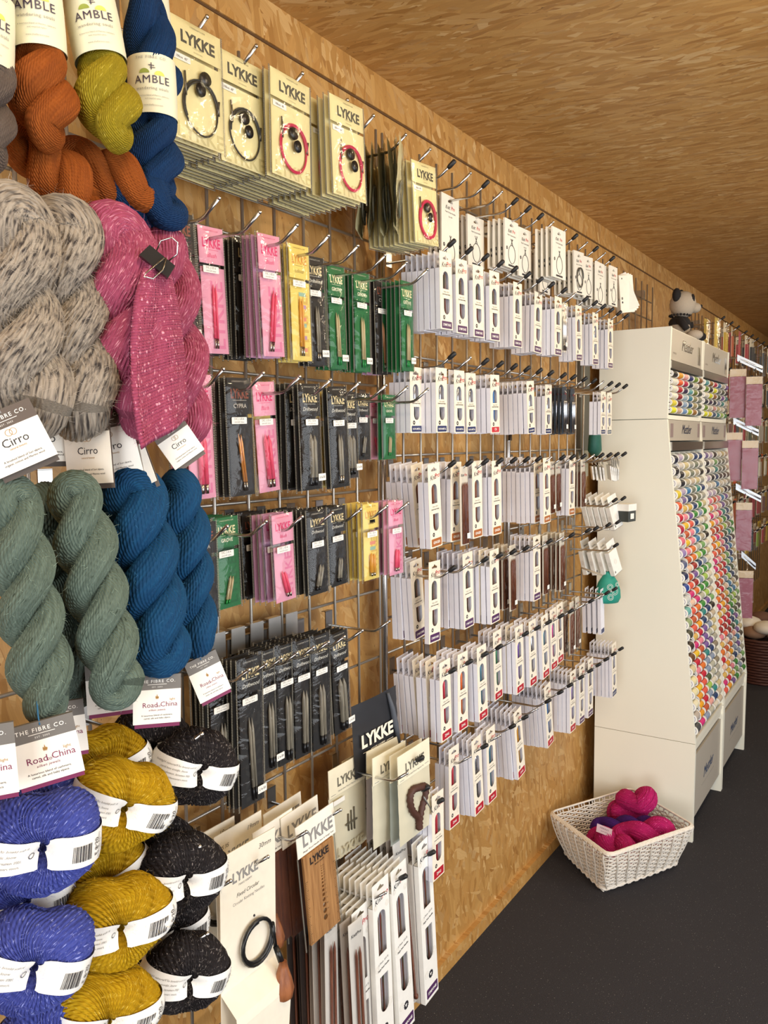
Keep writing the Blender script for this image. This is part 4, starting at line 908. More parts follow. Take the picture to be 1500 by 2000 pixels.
def hank_path(h, R0, turns, ph, n=150, taper=.5, squeeze=0.):
    P = []; half = n//2-10
    def ax(q, s):                                   # q 0 top .. 1 bottom
        z = -h*q; a = ph+2*pi*turns*q+(pi if s else 0); k = R0*(1-.25*cos(2*pi*q)*taper)
        return (k*sin(a), k*cos(a), z)
    for i in range(half): P.append(ax(1-i/(half-1), 0))
    a0 = ph
    for i in range(1, 10): t = pi*i/10; P.append((R0*(1-.25*taper)*sin(a0)*cos(t), R0*(1-.25*taper)*cos(a0)*cos(t), R0*1.1*sin(t)))
    for i in range(half): P.append(ax(i/(half-1), 1))
    a1 = ph+2*pi*turns
    for i in range(1, 10): t = pi*i/10; P.append((-R0*(1-.25*taper)*sin(a1)*cos(t), -R0*(1-.25*taper)*cos(a1)*cos(t), -h-R0*.9*sin(t)))
    # relax corners
    P = [Vector(p) for p in P]
    for _ in range(3): P = [(P[i-1]+P[i]*2+P[(i+1) % len(P)])/4 for i in range(len(P))]
    return P
YM = {'blue': yarn('blue_silk_alpaca', '#155078', '#0c2f52', None, 0, 1500), 'green': yarn('sage_green_yarn', '#76877a', '#3d4a41', '#2f3a30', .25, 1500), 'navy': yarn('navy_lace_yarn', '#123a66', '#0b2344', None, 0, 2200),
      'rust': yarn('rust_lace_yarn', '#a85a1e', '#6e3410', None, 0, 2200), 'mustard': yarn('mustard_lace_yarn', '#a99520', '#75650f', '#c9b850', .2, 2200), 'grey': yarn('grey_marl_mohair', '#b3a898', '#857b70', '#3a3534', .95, 500, .9, .8),
      'rose': yarn('rose_mohair', '#a9526d', '#85344f', '#d897a9', .42, 500, .8, .6), 'gold': yarn('gold_tweed_yarn', '#c8a010', '#9a7608', '#e2c65a', .12, 800), 'periwinkle': yarn('periwinkle_tweed_yarn', '#4d58a6', '#363e88', '#9aa3e0', .22, 800),
      'black': yarn('black_tweed_yarn', '#2a2526', '#171416', '#8c8480', .16, 800), 'magenta': yarn('magenta_yarn', '#c7206e', '#8f124e', '#e86aa6', .12, 1500), 'violet': yarn('violet_yarn', '#4c1d73', '#2d1048', None, 0, 1500), 'taupe': yarn('taupe_lace_yarn', '#6d6058', '#4a403a', None, 0, 2000)}
FM = {k: mat(c, .8, name=k+'_fibre') for k, c in (('grey', '#b3a99c'), ('rose', '#c06a86'), ('blue', '#2b6a94'), ('green', '#8fa493'), ('gold', '#d9b63a'), ('periwinkle', '#8c95dc'), ('black', '#8f8883'), ('magenta', '#e0559a'), ('rust', '#b8692a'))}
HK = 'skein'
def hank(colr, h, R0, r0, turns, ph, S=34, seed=0, lump=.10, fz=0, fl=.006, groove=.07, bulge=.12, fwd_=.00016):
    r = empty('yarn_skein')
    P = hank_path(h, R0, turns, ph)
    body = rope_mesh([rope(P, lambda q: r0*(1+bulge*sin(2*pi*q*turns*2+1)), S, 60, groove, 4, 1, seed, lump)], 'twisted_strands', YM[colr], r)
    if fz: fuzz(body, fz, fl, FM[colr], r, seed, fwd_)
    return r
def hang_tag(parent, loc, rot, w=.062, h=.066, kind='road', colr='#7c2350'):
    top = h*.30                                     # a tag is board folded over, its print on top
    mb = MB(); mb.box(0, .0006, -w/2, w/2, -h, -top, 0).box(0, .0006, -w/2, w/2, -top, 0, 1).box(-.004, -.0034, -w/2+.002, w/2-.001, -h-.006, -.002, 2).box(-.004, .0002, -w/2, w/2, -.0008, 0, 1)
    o = g = mb.build('hang_tag', [mat('#efeadf', .5, name='tag_card'), mat('#6f6b66' if kind == 'road' else '#5d5148', .5, name='tag_header_'+kind), mat(colr, .5, name='tag_back_'+kind)], parent, loc); o.rotation_euler = rot
    q = MB(); q.text('THE FIBRE CO.', w*.095, .0009, 0, -top*.52, 1, .01, 0, 'CENTER', None, 0, 1, 1.25); q.box(.0006, .0008, -w*.2, w*.2, -top*.66, -top*.63, 1); q.text('EST. 2003', w*.042, .0009, 0, -top*.86, 1, 0, 0, 'CENTER', None, 0, 1, 1.3)
    if kind == 'road':
        q.text('Road', w*.155, .0009, -w*.31, -h*.66, 2, 0, 0, 'LEFT'); q.text('to', w*.09, .0009, -w*.005, -h*.66, 2, 0, 0, 'LEFT'); q.text('China', w*.155, .0009, w*.065, -h*.655, 2, 0, 0, 'LEFT'); q.text('light', w*.07, .0009, w*.32, -h*.53, 3)
        q.text('silken jewels', w*.062, .0009, 0, -h*.735, 2, 0, .2, 'CENTER', None, 0, 1, 1.1); q.text('A luxurious blend of cashmere,', w*.052, .0009, 0, -h*.84, 0); q.text('camel, silk and baby alpaca', w*.052, .0009, 0, -h*.90, 0)
        for s, l in ((-.9, .7), (0, 1), (.9, .6)): q.poly([[(s*w*.022, -h*.50), (s*w*.022+w*.018, -h*.46), (s*w*.03, -h*.50+h*.11*l), (s*w*.022-w*.014, -h*.46)]], .0006, .0009, 3)
    else:
        q.text('Cirro', w*.20, .0009, 0, -h*.60, 0, 0, 0, 'CENTER'); q.text('natural beauty', w*.05, .0009, 0, -h*.66, 3); q.text('A brushed blend of Suri alpaca,', w*.052, .0009, 0, -h*.82, 0); q.text('organic cotton and Merino wool', w*.052, .0009, 0, -h*.88, 0)
        for s in (-.6, .6): q.poly([circ(s*w*.06, -h*.39, w*.06, 14), circ(s*w*.06, -h*.39, w*.052, 14)], .0006, .0009, 3)
    q.build('tag_lettering', [M_INK, M_WHITE, mat('#7c2350', .5, name='plum_ink'), mat('#a67c3c', .5, name='gold_ink')], o)
    q = MB(); q.tube([(.001, 0, -.004), (-.002, 0, .004), (-.006, .002, .020)], .0008, 6); q.build('tag_thread', FM['blue'] if kind == 'road' else M_GINK, g)
    return g
def P3(px, py, x): return at(px, py, x)
YH = [.493, .579, .645, .725]
for nm, zt_, ys in (('row of blue and green skeins', 1.498, [.493, .579, .668, .725]), ('row of grey and rose skeins', 1.788, [.573, .645]), ('top row of lace skeins', 2.20, [.50, .59, .70])):
    for i, y in enumerate(ys): hook(.320, y, zt_, nm.startswith('row of grey') and i == 0, 'long chrome yarn hook, %s from left, %s' % (ordn(i), nm), 'yarn hooks of the '+nm)
HKS = {}
def mathutils_euler(t): return Euler(t).to_quaternion()
def put(colr, key, px, py, x, rot, label, group, tagk=None, build=None, **kw):
    k = (colr, key)
    if k not in HKS: HKS[k] = proto(build())
    p = P3(px, py, x)
    o = place(HKS[k], p, rot, label, 'yarn skein', group)
    if tagk:                                        # tag given where it hangs in the room; turned into the skein's own frame
        tp, tr, tw, th, tk, tc = tagk; q = o.rotation_euler.to_quaternion()
        hang_tag(o, q.inverted()@(tp-p), (q.inverted()@mathutils_euler(tr)).to_euler(), tw, th, tk, tc)
    return o
rd = radians
# blue and green row, hanging from z 1.498
bl = lambda: hank('blue', .185, .0185, .0225, 1.45, rd(10), 30, 1, .10, 900, .005)
bl2 = lambda: hank('blue', .180, .0160, .0200, 1.55, rd(60), 28, 2, .10, 700, .005)
gr = lambda: hank('green', .215, .0150, .0195, 1.9, rd(20), 30, 3, .10, 900, .005)
G1 = 'blue and green skeins hanging in the lower skein row'
put('blue', 0, 262, 972, .318, (rd(8), rd(-2), rd(-35)), 'blue twisted skein with a Road to China tag, hanging on the third long hook', G1, (P3(307, 1318, .340), (rd(-2), 0, rd(-38)), .056, .060, 'road', '#7c2350'), bl)
put('blue', 1, 350, 965, .315, (rd(4), 0, rd(-30)), 'slimmer blue twisted skein, rightmost, with a tilted tag turned to the right', G1, (P3(390, 1283, .335), (rd(20), 0, rd(-30)), .044, .058, 'road', '#7c2350'), bl2)
put('blue', 0, 222, 985, .255, (0, 0, rd(40)), 'blue skein in the shade behind the front blue skein', G1, (P3(212, 1296, .27), (rd(1), 0, rd(-36)), .056, .062, 'road', '#7c2350'), bl)
put('blue', 1, 170, 980, .200, (0, 0, rd(70)), 'blue skein nearest the wall, between the green and blue skeins', G1, None, bl2)
put('green', 0, 150, 975, .318, (rd(9), rd(-2), rd(-40)), 'sage green twisted skein with a tied knot, second from the left edge', G1, (P3(76, 1408, .345), (rd(9), 0, rd(-34)), .066, .066, 'road', '#7c2350'), gr)
put('green', 0, 22, 985, .318, (rd(7), rd(-2), rd(10)), 'sage green twisted skein cut by the left edge of the view', G1, (P3(-42, 1420, .345), (rd(2), 0, rd(-34)), .062, .072, 'road', '#7c2350'), gr)
put('green', 0, 90, 995, .240, (rd(3), 0, rd(80)), 'green skein in the shade behind the two front green skeins', G1, (P3(112, 1372, .275), (rd(4), 0, rd(-40)), .056, .062, 'road', '#7c2350'), gr)
put('green', 0, 145, 1010, .225, (rd(2), 0, rd(120)), 'dark green skein low behind the knotted green skein', G1, None, gr)
# grey and rose row
gy = lambda: hank('grey', .175, .0200, .0270, 1.15, rd(10), 34, 5, .16, 5200, .009, .08, .16, .00014)
ro = lambda: hank('rose', .185, .0200, .0280, 1.35, rd(-20), 44, 6, .12, 3400, .010, .055, .16)
ro2 = lambda: hank('rose', .200, .0200, .0250, 1.25, rd(120), 44, 8, .12, 2600, .010, .055, .14)
G2 = 'grey and rose fluffy skeins in the middle skein row'
put('grey', 0, 22, 450, .310, (rd(3), 0, rd(0)), 'grey marled fluffy skein cut by the left edge of the view', G2, (P3(-2, 800, .335), (rd(24), 0, rd(-36)), .060, .062, 'cirro', '#4c433c'), gy)
put('grey', 0, 118, 470, .300, (rd(4), 0, rd(-50)), 'grey marled fluffy skein beside the rose skein, on the black-capped hook', G2, (P3(78, 806, .255), (rd(0), 0, rd(-38)), .070, .056, 'cirro', '#4c433c'), gy)
put('rose', 0, 222, 480, .318, (rd(7), 0, rd(-30)), 'rose pink fluffy twisted skein on a bare hook', G2, None, ro)
put('rose', 1, 322, 512, .285, (rd(4), 0, rd(-20)), 'rose pink fluffy skein behind the knitted swatch', G2, (P3(322, 828, .315), (rd(34), 0, rd(-28)), .046, .054, 'cirro', '#5d5148'), ro2)
put('rose', 1, 185, 545, .215, (rd(0), 0, rd(60)), 'dark rose skein in shade between the grey and front rose skeins', G2, (P3(205, 818, .24), (rd(2), 0, rd(-36)), .056, .054, 'cirro', '#4c433c'), ro2)
for k, (px, py, rz, rx) in enumerate(((165, 800, -72, 3), (196, 795, -50, 12), (232, 850, -80, 22))):
    tag(hang_tag(None, P3(px, py, .30), (rd(rx), 0, rd(rz)), .060, .085 if k < 2 else .07, 'cirro', '#6b6059'), 'folded brown skein tag turned edge-on below the rose skein, %s from left' % ordn(k), 'hang tag', 'edge-on tags under the rose skein')
# lace skeins with wide paper bands, top left
def lace(colr, seed, fz=0):
    r = empty('banded_skein')
    P = hank_path(.062, .0145, .72, rd(30), 120); up = hank_path(.070, .012, .5, rd(-60), 100)
    lo = [Vector((p.x, p.y, p.z-.044)) for p in P]; hi = [Vector((p.x, p.y, p.z+.088)) for p in up]
    rope_mesh([rope(lo, lambda q: .0185*(1+.14*sin(2*pi*q*2+seed)), 40, 40, .05, 4, 1, seed, .14), rope(hi, .0175, 40, 40, .05, 4, 1, seed+3, .14)], 'twisted_strands', YM[colr], r)
    def cyl(x, u, v, k=1.0): a = u/.0285; return ((.0285*k)*cos(a), (.0285*k)*sin(a), v)
    mb = MB(); mb.grid(lambda i, j: cyl(0, .0285*2*pi*i/40, -.034+.068*j/3, 1+.02*abs(sin(pi*j/3))), 40, 4, 0, True, True); mb.grid(lambda i, j: cyl(0, .0285*2*pi*(-i)/40, -.034+.068*j/3, .985), 40, 4, 0, True, True)
    b = mb.build('paper_band', mat('#dfdcc0', .5, name='pale_band_paper'), r)
    tf = lambda x, u, v: cyl(0, u, v, 1.055)
    q = MB(); q.text('THE FIBRE CO.', .0044, 0, 0, .027, 1, 0, 0, 'CENTER', tf, 0, 1, 1.3); q.text('AMBLE', .0128, 0, 0, -.001, 0, 0, 0, 'CENTER', tf, 0, 1.0, 1.1); q.text('wandering souls', .0050, 0, 0, -.0085, 1, 0, 0, 'CENTER', tf, 0, 1, 1.15)
    q.text('A luxurious blend of Merino, cashmere', .0024, 0, 0, -.016, 1, 0, 0, 'CENTER', tf); q.text('and recycled nylon', .0024, 0, 0, -.0195, 1, 0, 0, 'CENTER', tf); q.text('www.thefibreco.com', .0026, 0, 0, -.027, 1, 0, 0, 'CENTER', tf)
    for s, w_ in ((-1, .0058), (1, .0058)): q.poly([[(s*.0085+w_*cos(pi*i/8), .0105-(.001*(s+1))+.005*sin(pi*i/8)) for i in range(9)]], 0, 0, 2 if s > 0 else 3, lambda x, u, v: cyl(0, u, v, 1.053), False)
    q.poly([[(-.0009, .014), (.0001, .014), (.0001, .022), (-.0009, .022)]], 0, 0, 0, tf, False); q.poly([[(-.0035, .0188), (.003, .0182), (.003, .0192), (-.0035, .0198)]], 0, 0, 0, tf, False); q.poly([[(-.002, .0160), (.004, .0160), (.004, .0168), (-.002, .0168)]], 0, 0, 0, tf, False)
    q.build('band_lettering', [mat('#3e3346', .5, name='aubergine_ink'), M_GINK, mat('#c5c95a', .5, name='lime_ink'), mat('#8f9a3e', .5, name='olive_ink')], b)
    return proto(r)
G3 = 'banded lace skeins in the top skein row'
lrust = lace('rust', 11); lmus = lace('mustard', 12); lnav = lace('navy', 13); ltau = lace('taupe', 14)
rub = lambda: hank('rust', .075, .0150, .0195, .8, rd(20), 40, 31, .12); nab = lambda: hank('navy', .075, .0150, .0195, .8, rd(20), 40, 32, .12)
def pl(p, px, py, x, rot, lab): return place(p, P3(px, py, x), rot, lab, 'yarn skein', G3)
pl(lrust, 70, 42, .300, (rd(3), 0, rd(-36)), 'rust orange skein in a pale AMBLE paper band, left of the mustard one')
pl(lmus, 186, 65, .310, (rd(9), rd(-6), rd(-40)), 'mustard green skein in a pale AMBLE paper band')
pl(lnav, 298, 180, .300, (rd(1), 0, rd(-42)), 'navy blue skein in a pale AMBLE paper band, nearest the cream cable packs')
pl(ltau, -32, 70, .300, (rd(-3), 0, rd(-20)), 'taupe grey banded skein cut by the left edge of the view')
put('rust', 9, 152, 318, .255, (rd(68), 0, rd(-38)), 'rust skein lying low behind the mustard one', G3, None, rub)
put('rust', 9, 62, 285, .26, (rd(40), 0, rd(-30)), 'rust skein in the shade behind the front rust one', G3, None, rub)
put('navy', 9, 205, 352, .265, (rd(66), 0, rd(-38)), 'navy skein hanging low behind the front navy one', G3, None, nab)
pl(lnav, 285, 20, .275, (rd(-4), 0, rd(140)), 'navy skein whose strands show above the front navy band')

# knitted swatch with its bulldog clip
sw = empty('knitted_swatch', (0, 0, 0), 0, 'rose pink knitted swatch clipped in front of the rose skeins', 'knitted swatch')
tl, tr_, bl_, br_ = P3(288, 515, .368), P3(322, 525, .360), P3(272, 872, .378), P3(362, 815, .345)
lm, rm = P3(232, 660, .378), P3(362, 640, .350)
NU, NV = 120, 190
def swf(i, j):
    a = i/(NU-1); b = j/(NV-1)
    L = tl*(1-b)*(1-b)+lm*2*b*(1-b)*1.0+bl_*b*b; Rr = tr_*(1-b)*(1-b)+rm*2*b*(1-b)+br_*b*b
    p = L*(1-a)+Rr*a; f = .012*sin(a*pi*1.0)+.007*sin(a*9+b*2.5)*(.3+b)+.004*noise.noise(Vector((a*4, b*6, 1)))
    s = abs(sin(pi*a*26)); st = sin(pi*(b*56+.5*s)); ed = .0016 if (b > .95 or a < .04) else 0
    f += .0026*s*(.72+.28*sin(2*pi*(b*60+.5*s)))+ed*sin(b*400)
    return p+Vector((.85, -.5, 0))*f
mb = MB(); mb.grid(swf, NU, NV); mb.at = {'su': [i*.22 for i in range(NU) for j in range(NV)], 'sv': [j*.0019 for i in range(NU) for j in range(NV)]}
so = mb.build('knit_fabric', YM['rose'], sw); sm_ = so.modifiers.new('thickness', 'SOLIDIFY'); sm_.thickness = .004; sm_.offset = -1
fuzz(so, 2600, .008, FM['rose'], sw, 5)
cl = empty('bulldog_clip', P3(308, 512, .382), 0, 'black bulldog clip with wire handles gripping the knitted swatch', 'clip'); cl.rotation_euler = (rd(-38), 0, rd(-38))
MB().poly([[(-.019, -.008), (.019, -.008), (.017, .008), (-.017, .008)]], -.004, .007).build('clip_body', M_BLACKP, cl)
for s in (-1, 1): MB().tube([(.008, s*.005, .008), (.012, s*.010, -.006), (.020, s*.008, -.022), (.024, 0, -.027), (.020, -s*.001, -.022), (.010, -s*.001+s*.004, .006)] if s > 0 else [(.0, -.008, .008), (.004, -.011, .020), (.008, -.004, .030), (.008, .004, .030), (.004, .011, .020), (.0, .008, .008)], .0009, 6).build('wire_handle', M_CHROME, cl)

# ------------------------------------------------------------------ balls with paper collars
def ball(colr, seed, fz=1400):
    r = empty('yarn_ball'); R1, r1 = .0265, .0345; S = 74; sub = 4; N = S*sub; K = 64
    def surf(phi, th, off=0.):
        """ring-shaped ball: phi around the hole, th over the thickness (pi = hole, 0 = outer rim)"""
        rim = 1-.16*exp(-((((phi-pi/2+pi) % (2*pi))-pi)/.30)**2)*(1 if cos(th) < .6 else .75)
        rho = (R1+(r1+off)*cos(th)*(1.0 if cos(th) > 0 else .72))*1.0
        k = 1+.05*sin(3*phi+seed)+.03*sin(5*phi+2*seed)
        return Vector(((r1*1.02+off)*sin(th)*(1-.04*sin(2*phi+seed))*rim, rho*cos(phi)*1.09*k, rho*sin(phi)*.98*k*rim))
    V = []; su = []; sv = []
    for i in range(K):
        th = 2*pi*i/K
        for j in range(N):
            w = j/N; ph = 2*pi*w+.55*sin(th)*cos(2*pi*w+seed)+.30*noise.noise(Vector((cos(2*pi*w)*1.5, sin(2*pi*w)*1.5, th*.6+seed)))
            g = abs(sin(pi*j/sub)); V.append(surf(ph, th, -.0022+.0030*sqrt(g)+.0015*noise.noise(Vector((w*40, th*2, seed))))); su.append(j/sub); sv.append(th*r1)
    body = rope_mesh([(V, su, sv, K, N)], 'wound_yarn', YM[colr], r)
    if fz: fuzz(body, fz, .006, FM[colr], r, seed)
    for s, ph0 in ((0, pi), (1, 0.)):
        th0, th1 = 2.55, -2.6
        def bf(u, v, off=.0028):                       # u metres out from the hole, v across
            th = th0-u/(r1*1.0); rho = max(.014, R1+r1*cos(th)); return surf(ph0+(v/rho)*(-1 if s == 0 else 1), th, off)
        L = (th0-th1)*r1; nb = 44; hw = .0190
        def hwf(q): return hw*min(1., .66+q*2.6)
        b = MB().grid(lambda i, j: bf(L*i/nb, hwf(i/nb)*(j/4-1)), nb, 9).build('paper_collar', mat('#f1efe9', .5, name='white_collar_paper'), r)
        q = MB()
        if s == 1:
            rnd = random.Random(4); u = .036; 
            while u < .056:
                d = rnd.choice((.0005, .0008, .0013))
                q.poly([[(0, 0), (1, 0), (1, 1), (0, 1)]], 0, 0, 0, (lambda uu, dd: lambda x, a, c: bf(uu+dd*a, -.011+.019*c, .0036))(u, d), False); u += d+rnd.choice((.0005, .0009))
            tf = lambda x, a, c: bf(c, a, .0036)
            for k, (t, z, sz) in enumerate((('£ 8-50', .060, .008), ('WORSTED WEIGHT', .066, .0034), ('YELLOW', .070, .0034))): q.text(t, sz, 0, 0, z, 0, 0, 0, 'CENTER', tf)
            for k in range(9): q.poly([[(-.013+.003*k, .076+.003*(k % 3)), (-.0122+.003*k, .076+.003*(k % 3)), (-.011+.003*k, .090), (-.0122+.003*k, .090)]], 0, 0, 0, tf, False)
        else:
            tf = lambda x, a, c: bf(.058-c*1.0, a, .0036)
            tf2 = lambda x, a, c: bf(.050+a, c, .0036)
            for k, t in enumerate(('A fine blend of Peruvian Highland', 'wool, alpaca and linen,', '100% natural, sustainable fibres', 'from renewable sources.')): q.text(t, .0040, 0, 0, .009-.0062*k, 1, 0, 0, 'CENTER', tf2)
            q.poly([circ(0, 0, .0045, 10), circ(0, 0, .0035, 10)], 0, 0, 0, lambda x, a, c: bf(.012+a, c, .0036), False)
        q.build('collar_print', [M_INK, M_GINK], b)
    return proto(r)
BP = {c: ball(c, sd) for c, sd in (('gold', 1), ('black', 3), ('periwinkle', 5))}
GB = {'gold': 'mustard yellow yarn balls', 'black': 'charcoal black yarn balls', 'periwinkle': 'periwinkle blue yarn balls'}
for i, (c, px, py, x, rx, rz, sc, lab) in enumerate((
        ('gold', 236, 1566, .275, -24, -28, 1.0, 'mustard yellow ball with white collar under the blue skein tag, topmost front one'), ('gold', 228, 1795, .275, -4, -26, 1.02, 'mustard yellow ball with white collar, middle of the front column'),
        ('gold', 205, 1975, .275, -10, -28, 1.0, 'mustard yellow ball cut by the bottom edge of the view'), ('gold', 190, 1500, .205, 5, -20, 1.0, 'mustard yellow ball in shade behind the topmost one'), ('gold', 190, 1715, .205, 10, -20, 1.0, 'mustard yellow ball in shade between the top and middle ones'),
        ('black', 380, 1497, .270, -20, -24, .94, 'charcoal ball with white collar, top of the black column'), ('black', 352, 1705, .270, -8, -24, .98, 'charcoal ball with white collar, middle of the black column'), ('black', 362, 1897, .270, -18, -26, .95, 'charcoal ball with white collar, bottom of the black column'),
        ('black', 285, 1455, .200, 0, -20, .95, 'charcoal ball in shade behind the top black ball'), ('black', 300, 1660, .205, 0, -20, .9, 'charcoal ball in shade behind the middle black ball'), ('black', 330, 1810, .205, 0, -20, .9, 'charcoal ball in shade behind the bottom black ball'),
        ('periwinkle', 78, 1640, .275, -8, -28, 1.04, 'periwinkle blue ball with white collar, upper front one'), ('periwinkle', 62, 1868, .275, -22, -28, 1.04, 'periwinkle blue ball with white collar, lower front one'), ('periwinkle', 60, 1560, .20, 0, -20, 1.0, 'periwinkle blue ball behind the upper front one'),
        ('periwinkle', 40, 1755, .20, 0, -20, 1.0, 'periwinkle blue ball in shade between the two front ones'), ('periwinkle', 110, 2010, .245, 0, -20, 1.0, 'periwinkle blue ball at the bottom edge beside the lowest yellow ball'))):
    o = place(BP[c], P3(px, py, x), (rd(rx), rd(4), rd(rz)), lab, 'yarn ball', GB[c]); o.scale = (sc,)*3
for i, (y, z) in enumerate(((.67, 1.125), (.67, .96), (.67, .80), (.775, 1.145), (.765, .99), (.775, .86), (.555, 1.09), (.54, .935))): hook(.30, y, z, False, 'long chrome hook through the yarn balls, %s of the ball hooks' % ordn(i), 'yarn ball hooks')
# ------------------------------------------------------------------ thread cabinet (two units side by side)
M_CAB = mat('#f1eedd', .45, 0, .02, 4, name='cream_laminate'); M_CABI = mat('#e4decb', .5, 0, .02, 5, name='cabinet_inside'); M_CABG = mat('#b4ab9c', .45, 0, .03, 6, name='taupe_drawer_front')
prof = [(.052, 0), (.4395, 0), (.442, .388), (.318, 1.56), (.313, 1.617), (.321, 1.958), (.052, 1.958)]
YC = [3.172, 3.735, 4.305]
def cabinet(i, label):
    y0, y1 = YC[i], YC[i+1]; r = empty('thread_cabinet', (0, 0, 0), 0, label, 'cabinet', 'thread cabinets side by side')
    def side(ya, yb, n, seam=True):
        mb = MB()
        for (pp) in ([(.052, 0), (.4395, 0), (.442, .386), (.052, .386)], [(.052, .388), (.442, .388), (.318, 1.56), (.313, 1.615), (.052, 1.615)], [(.052, 1.618), (.313, 1.618), (.321, 1.958), (.052, 1.958)]):
            b = len(mb.v); k = len(pp); mb.v += [(x, ya, z) for x, z in pp]+[(x, yb, z) for x, z in pp]
            mb.face(range(b, b+k)); mb.face(range(b+2*k-1, b+k-1, -1))
            for q in range(k): mb.face((b+q, b+k+q, b+k+(q+1) % k, b+(q+1) % k))
        return mb.build('side_panel', M_CAB, r)
    side(y0, y0+.016, 0); side(y1-.018, y1-.002, 1)
    a, b = y0+.016, y1-.018
    MB().box(.052, .06, a, b, .08, 1.955).build('back_panel', M_CABI, r)
    MB().box(.06, .315, a, b, 1.94, 1.957).build('top_panel', M_CAB, r)
    hp = MB().box(.300, .316, a, b, 1.838, 1.955).build('header_panel', M_CABG, r)
    q = MB(); q.text('Mettler', .062, .3175, (a+b)/2, 1.885, 0, 0, .4, 'CENTER'); q.text('SILK-FINISH', .010, .3175, a+.06, 1.862, 0); q.box(.316, .3172, b-.075, b-.03, 1.85, 1.925, 1); q.build('header_lettering', [mat('#e8edf2', .15, .9, name='mirror_silver_letters'), M_STEEL], hp)
    MB().box(.295, .322, a, b, 1.806, 1.834).build('metal_rail', M_STEEL, r)
    MB().box(.06, .312, a, b, 1.616, 1.632).build('shelf', M_CAB, r)
    hp = MB().box(.300, .317, a, b, 1.535, 1.614).build('header_panel', M_CABG, r)
    q = MB(); q.text('Mettler', .052, .3185, (a+b)/2+.01, 1.562, 0, 0, .4, 'CENTER'); q.box(.317, .3182, a+.02, a+.06, 1.548, 1.600, 1); q.box(.317, .3182, b-.05, b-.02, 1.548, 1.605, 1); q.build('header_lettering', [mat('#2d3a5a', .35, .2, name='dark_blue_letters'), mat('#8f7c78', .5, name='brown_grey_sticker')], hp)
    MB().box(.295, .330, a, b, 1.497, 1.530).build('metal_rail', M_STEEL, r)
    # slanted and upright racks: pale tray with scalloped dividers between the spools
    def rack(za, xa, zb_, xb, n, name):
        mb = MB(); mb.v += [(xa-.03, a, za), (xa-.03, b, za), (xb-.03, b, zb_), (xb-.03, a, zb_)]; mb.face((0, 1, 2, 3))
        for i2 in range(7):
            yy = a+.002+(b-a-.006)*i2/6; P = []
            for k in range(n*6+1):
                t = k/(n*6); ph = (t*n) % 1; P.append((xa+(xb-xa)*t+.0035*cos(2*pi*ph)-.007, za+(zb_-za)*t))
            bb = len(mb.v)
            for (x, z) in P: mb.v += [(x, yy, z), (x-.034, yy, z), (x, yy+.0016, z), (x-.034, yy+.0016, z)]
            for k in range(len(P)-1):
                o_ = bb+k*4
                mb.face((o_, o_+1, o_+5, o_+4)); mb.face((o_+2, o_+6, o_+7, o_+3)); mb.face((o_, o_+4, o_+6, o_+2))
        for k in range(n+1):
            t = k/n; x = xa+(xb-xa)*t; z = za+(zb_-za)*t; mb.box(x-.03, x-.010, a, b, z-.001, z+.001)
        mb.build(name, mat('#e2dccb', .4, name='ivory_rack_plastic'), r)
    rack(1.64, .316, 1.80, .320, 6, 'upper_rack'); rack(.405, .436, 1.49, .322, 32, 'slanted_rack')
    MB().box(.10, .436, a, b, .375, .395).box(.40, .432, a, b, .345, .375).build('lower_shelf', M_CABI, r)
    d = MB().box(.415, .432, a, b, .078, .325).build('drawer_front', M_CABG, r)
    MB().box(.405, .418, a, b, .328, .345).build('drawer_gap_shade', mat('#241f1b', .8, name='painted_gap_shade'), r)  # solid dark strip stands in for the shade inside the gap
    q = MB(); q.text('Mettler', .060, .4330, (a+b)/2+.02, .185, 0, 0, .4, 'CENTER', None, .05); q.box(.432, .4328, (a+b)/2-.10, (a+b)/2+.13, .160, .1615, 1); q.build('drawer_lettering', [mat('#3d5f8f', .3, .3, name='blue_letters'), M_GINK], d)
cabinet(0, 'cream thread cabinet unit nearest the camera, with silver script on its header'); cabinet(1, 'cream thread cabinet unit further from the camera, beyond the first one')
PALC = ['#1b1c22', '#d89a2a', '#e0a49a', '#232e6b', '#6f8f2b', '#8a5a2c', '#e6e0cf', '#e0602a', '#b8234a', '#1d2e3e', '#c9c3b2', '#4a4232', '#e4ddc8', '#b01f2c', '#2e2148', '#5fa0a3', '#6d7a34', '#3f4a3f',
        '#e8e2d0', '#8f1f2a', '#9fb4bd', '#3a8296', '#8d8a66', '#8b8f80', '#d9c93f', '#5c1f2b', '#8fa6bf', '#1f4f78', '#a09468', '#5a6650', '#dfe01a', '#c9a98f', '#6f93bf', '#a3b52c', '#9a6a2f', '#4f5f66']
WARM = ['#c4203a', '#e0762c', '#e8a51f', '#d8b45f', '#e8889a', '#d1307a', '#c25a34', '#a12b2b', '#e9c8b0', '#e25f4a']
COOL = ['#24406e', '#3f7fb0', '#2f8a86', '#7cae6a', '#3c8f3a', '#7a5aa0', '#8c9bb5', '#4a5a3a', '#a7c95a', '#b9b8a5']
NEUT = ['#ded6c2', '#b8ac92', '#8f8470', '#6a6152', '#c9b9a0', '#a9a79a', '#4c463e', '#2a2622', '#7b8270', '#cdbf8f']
SPK = {}
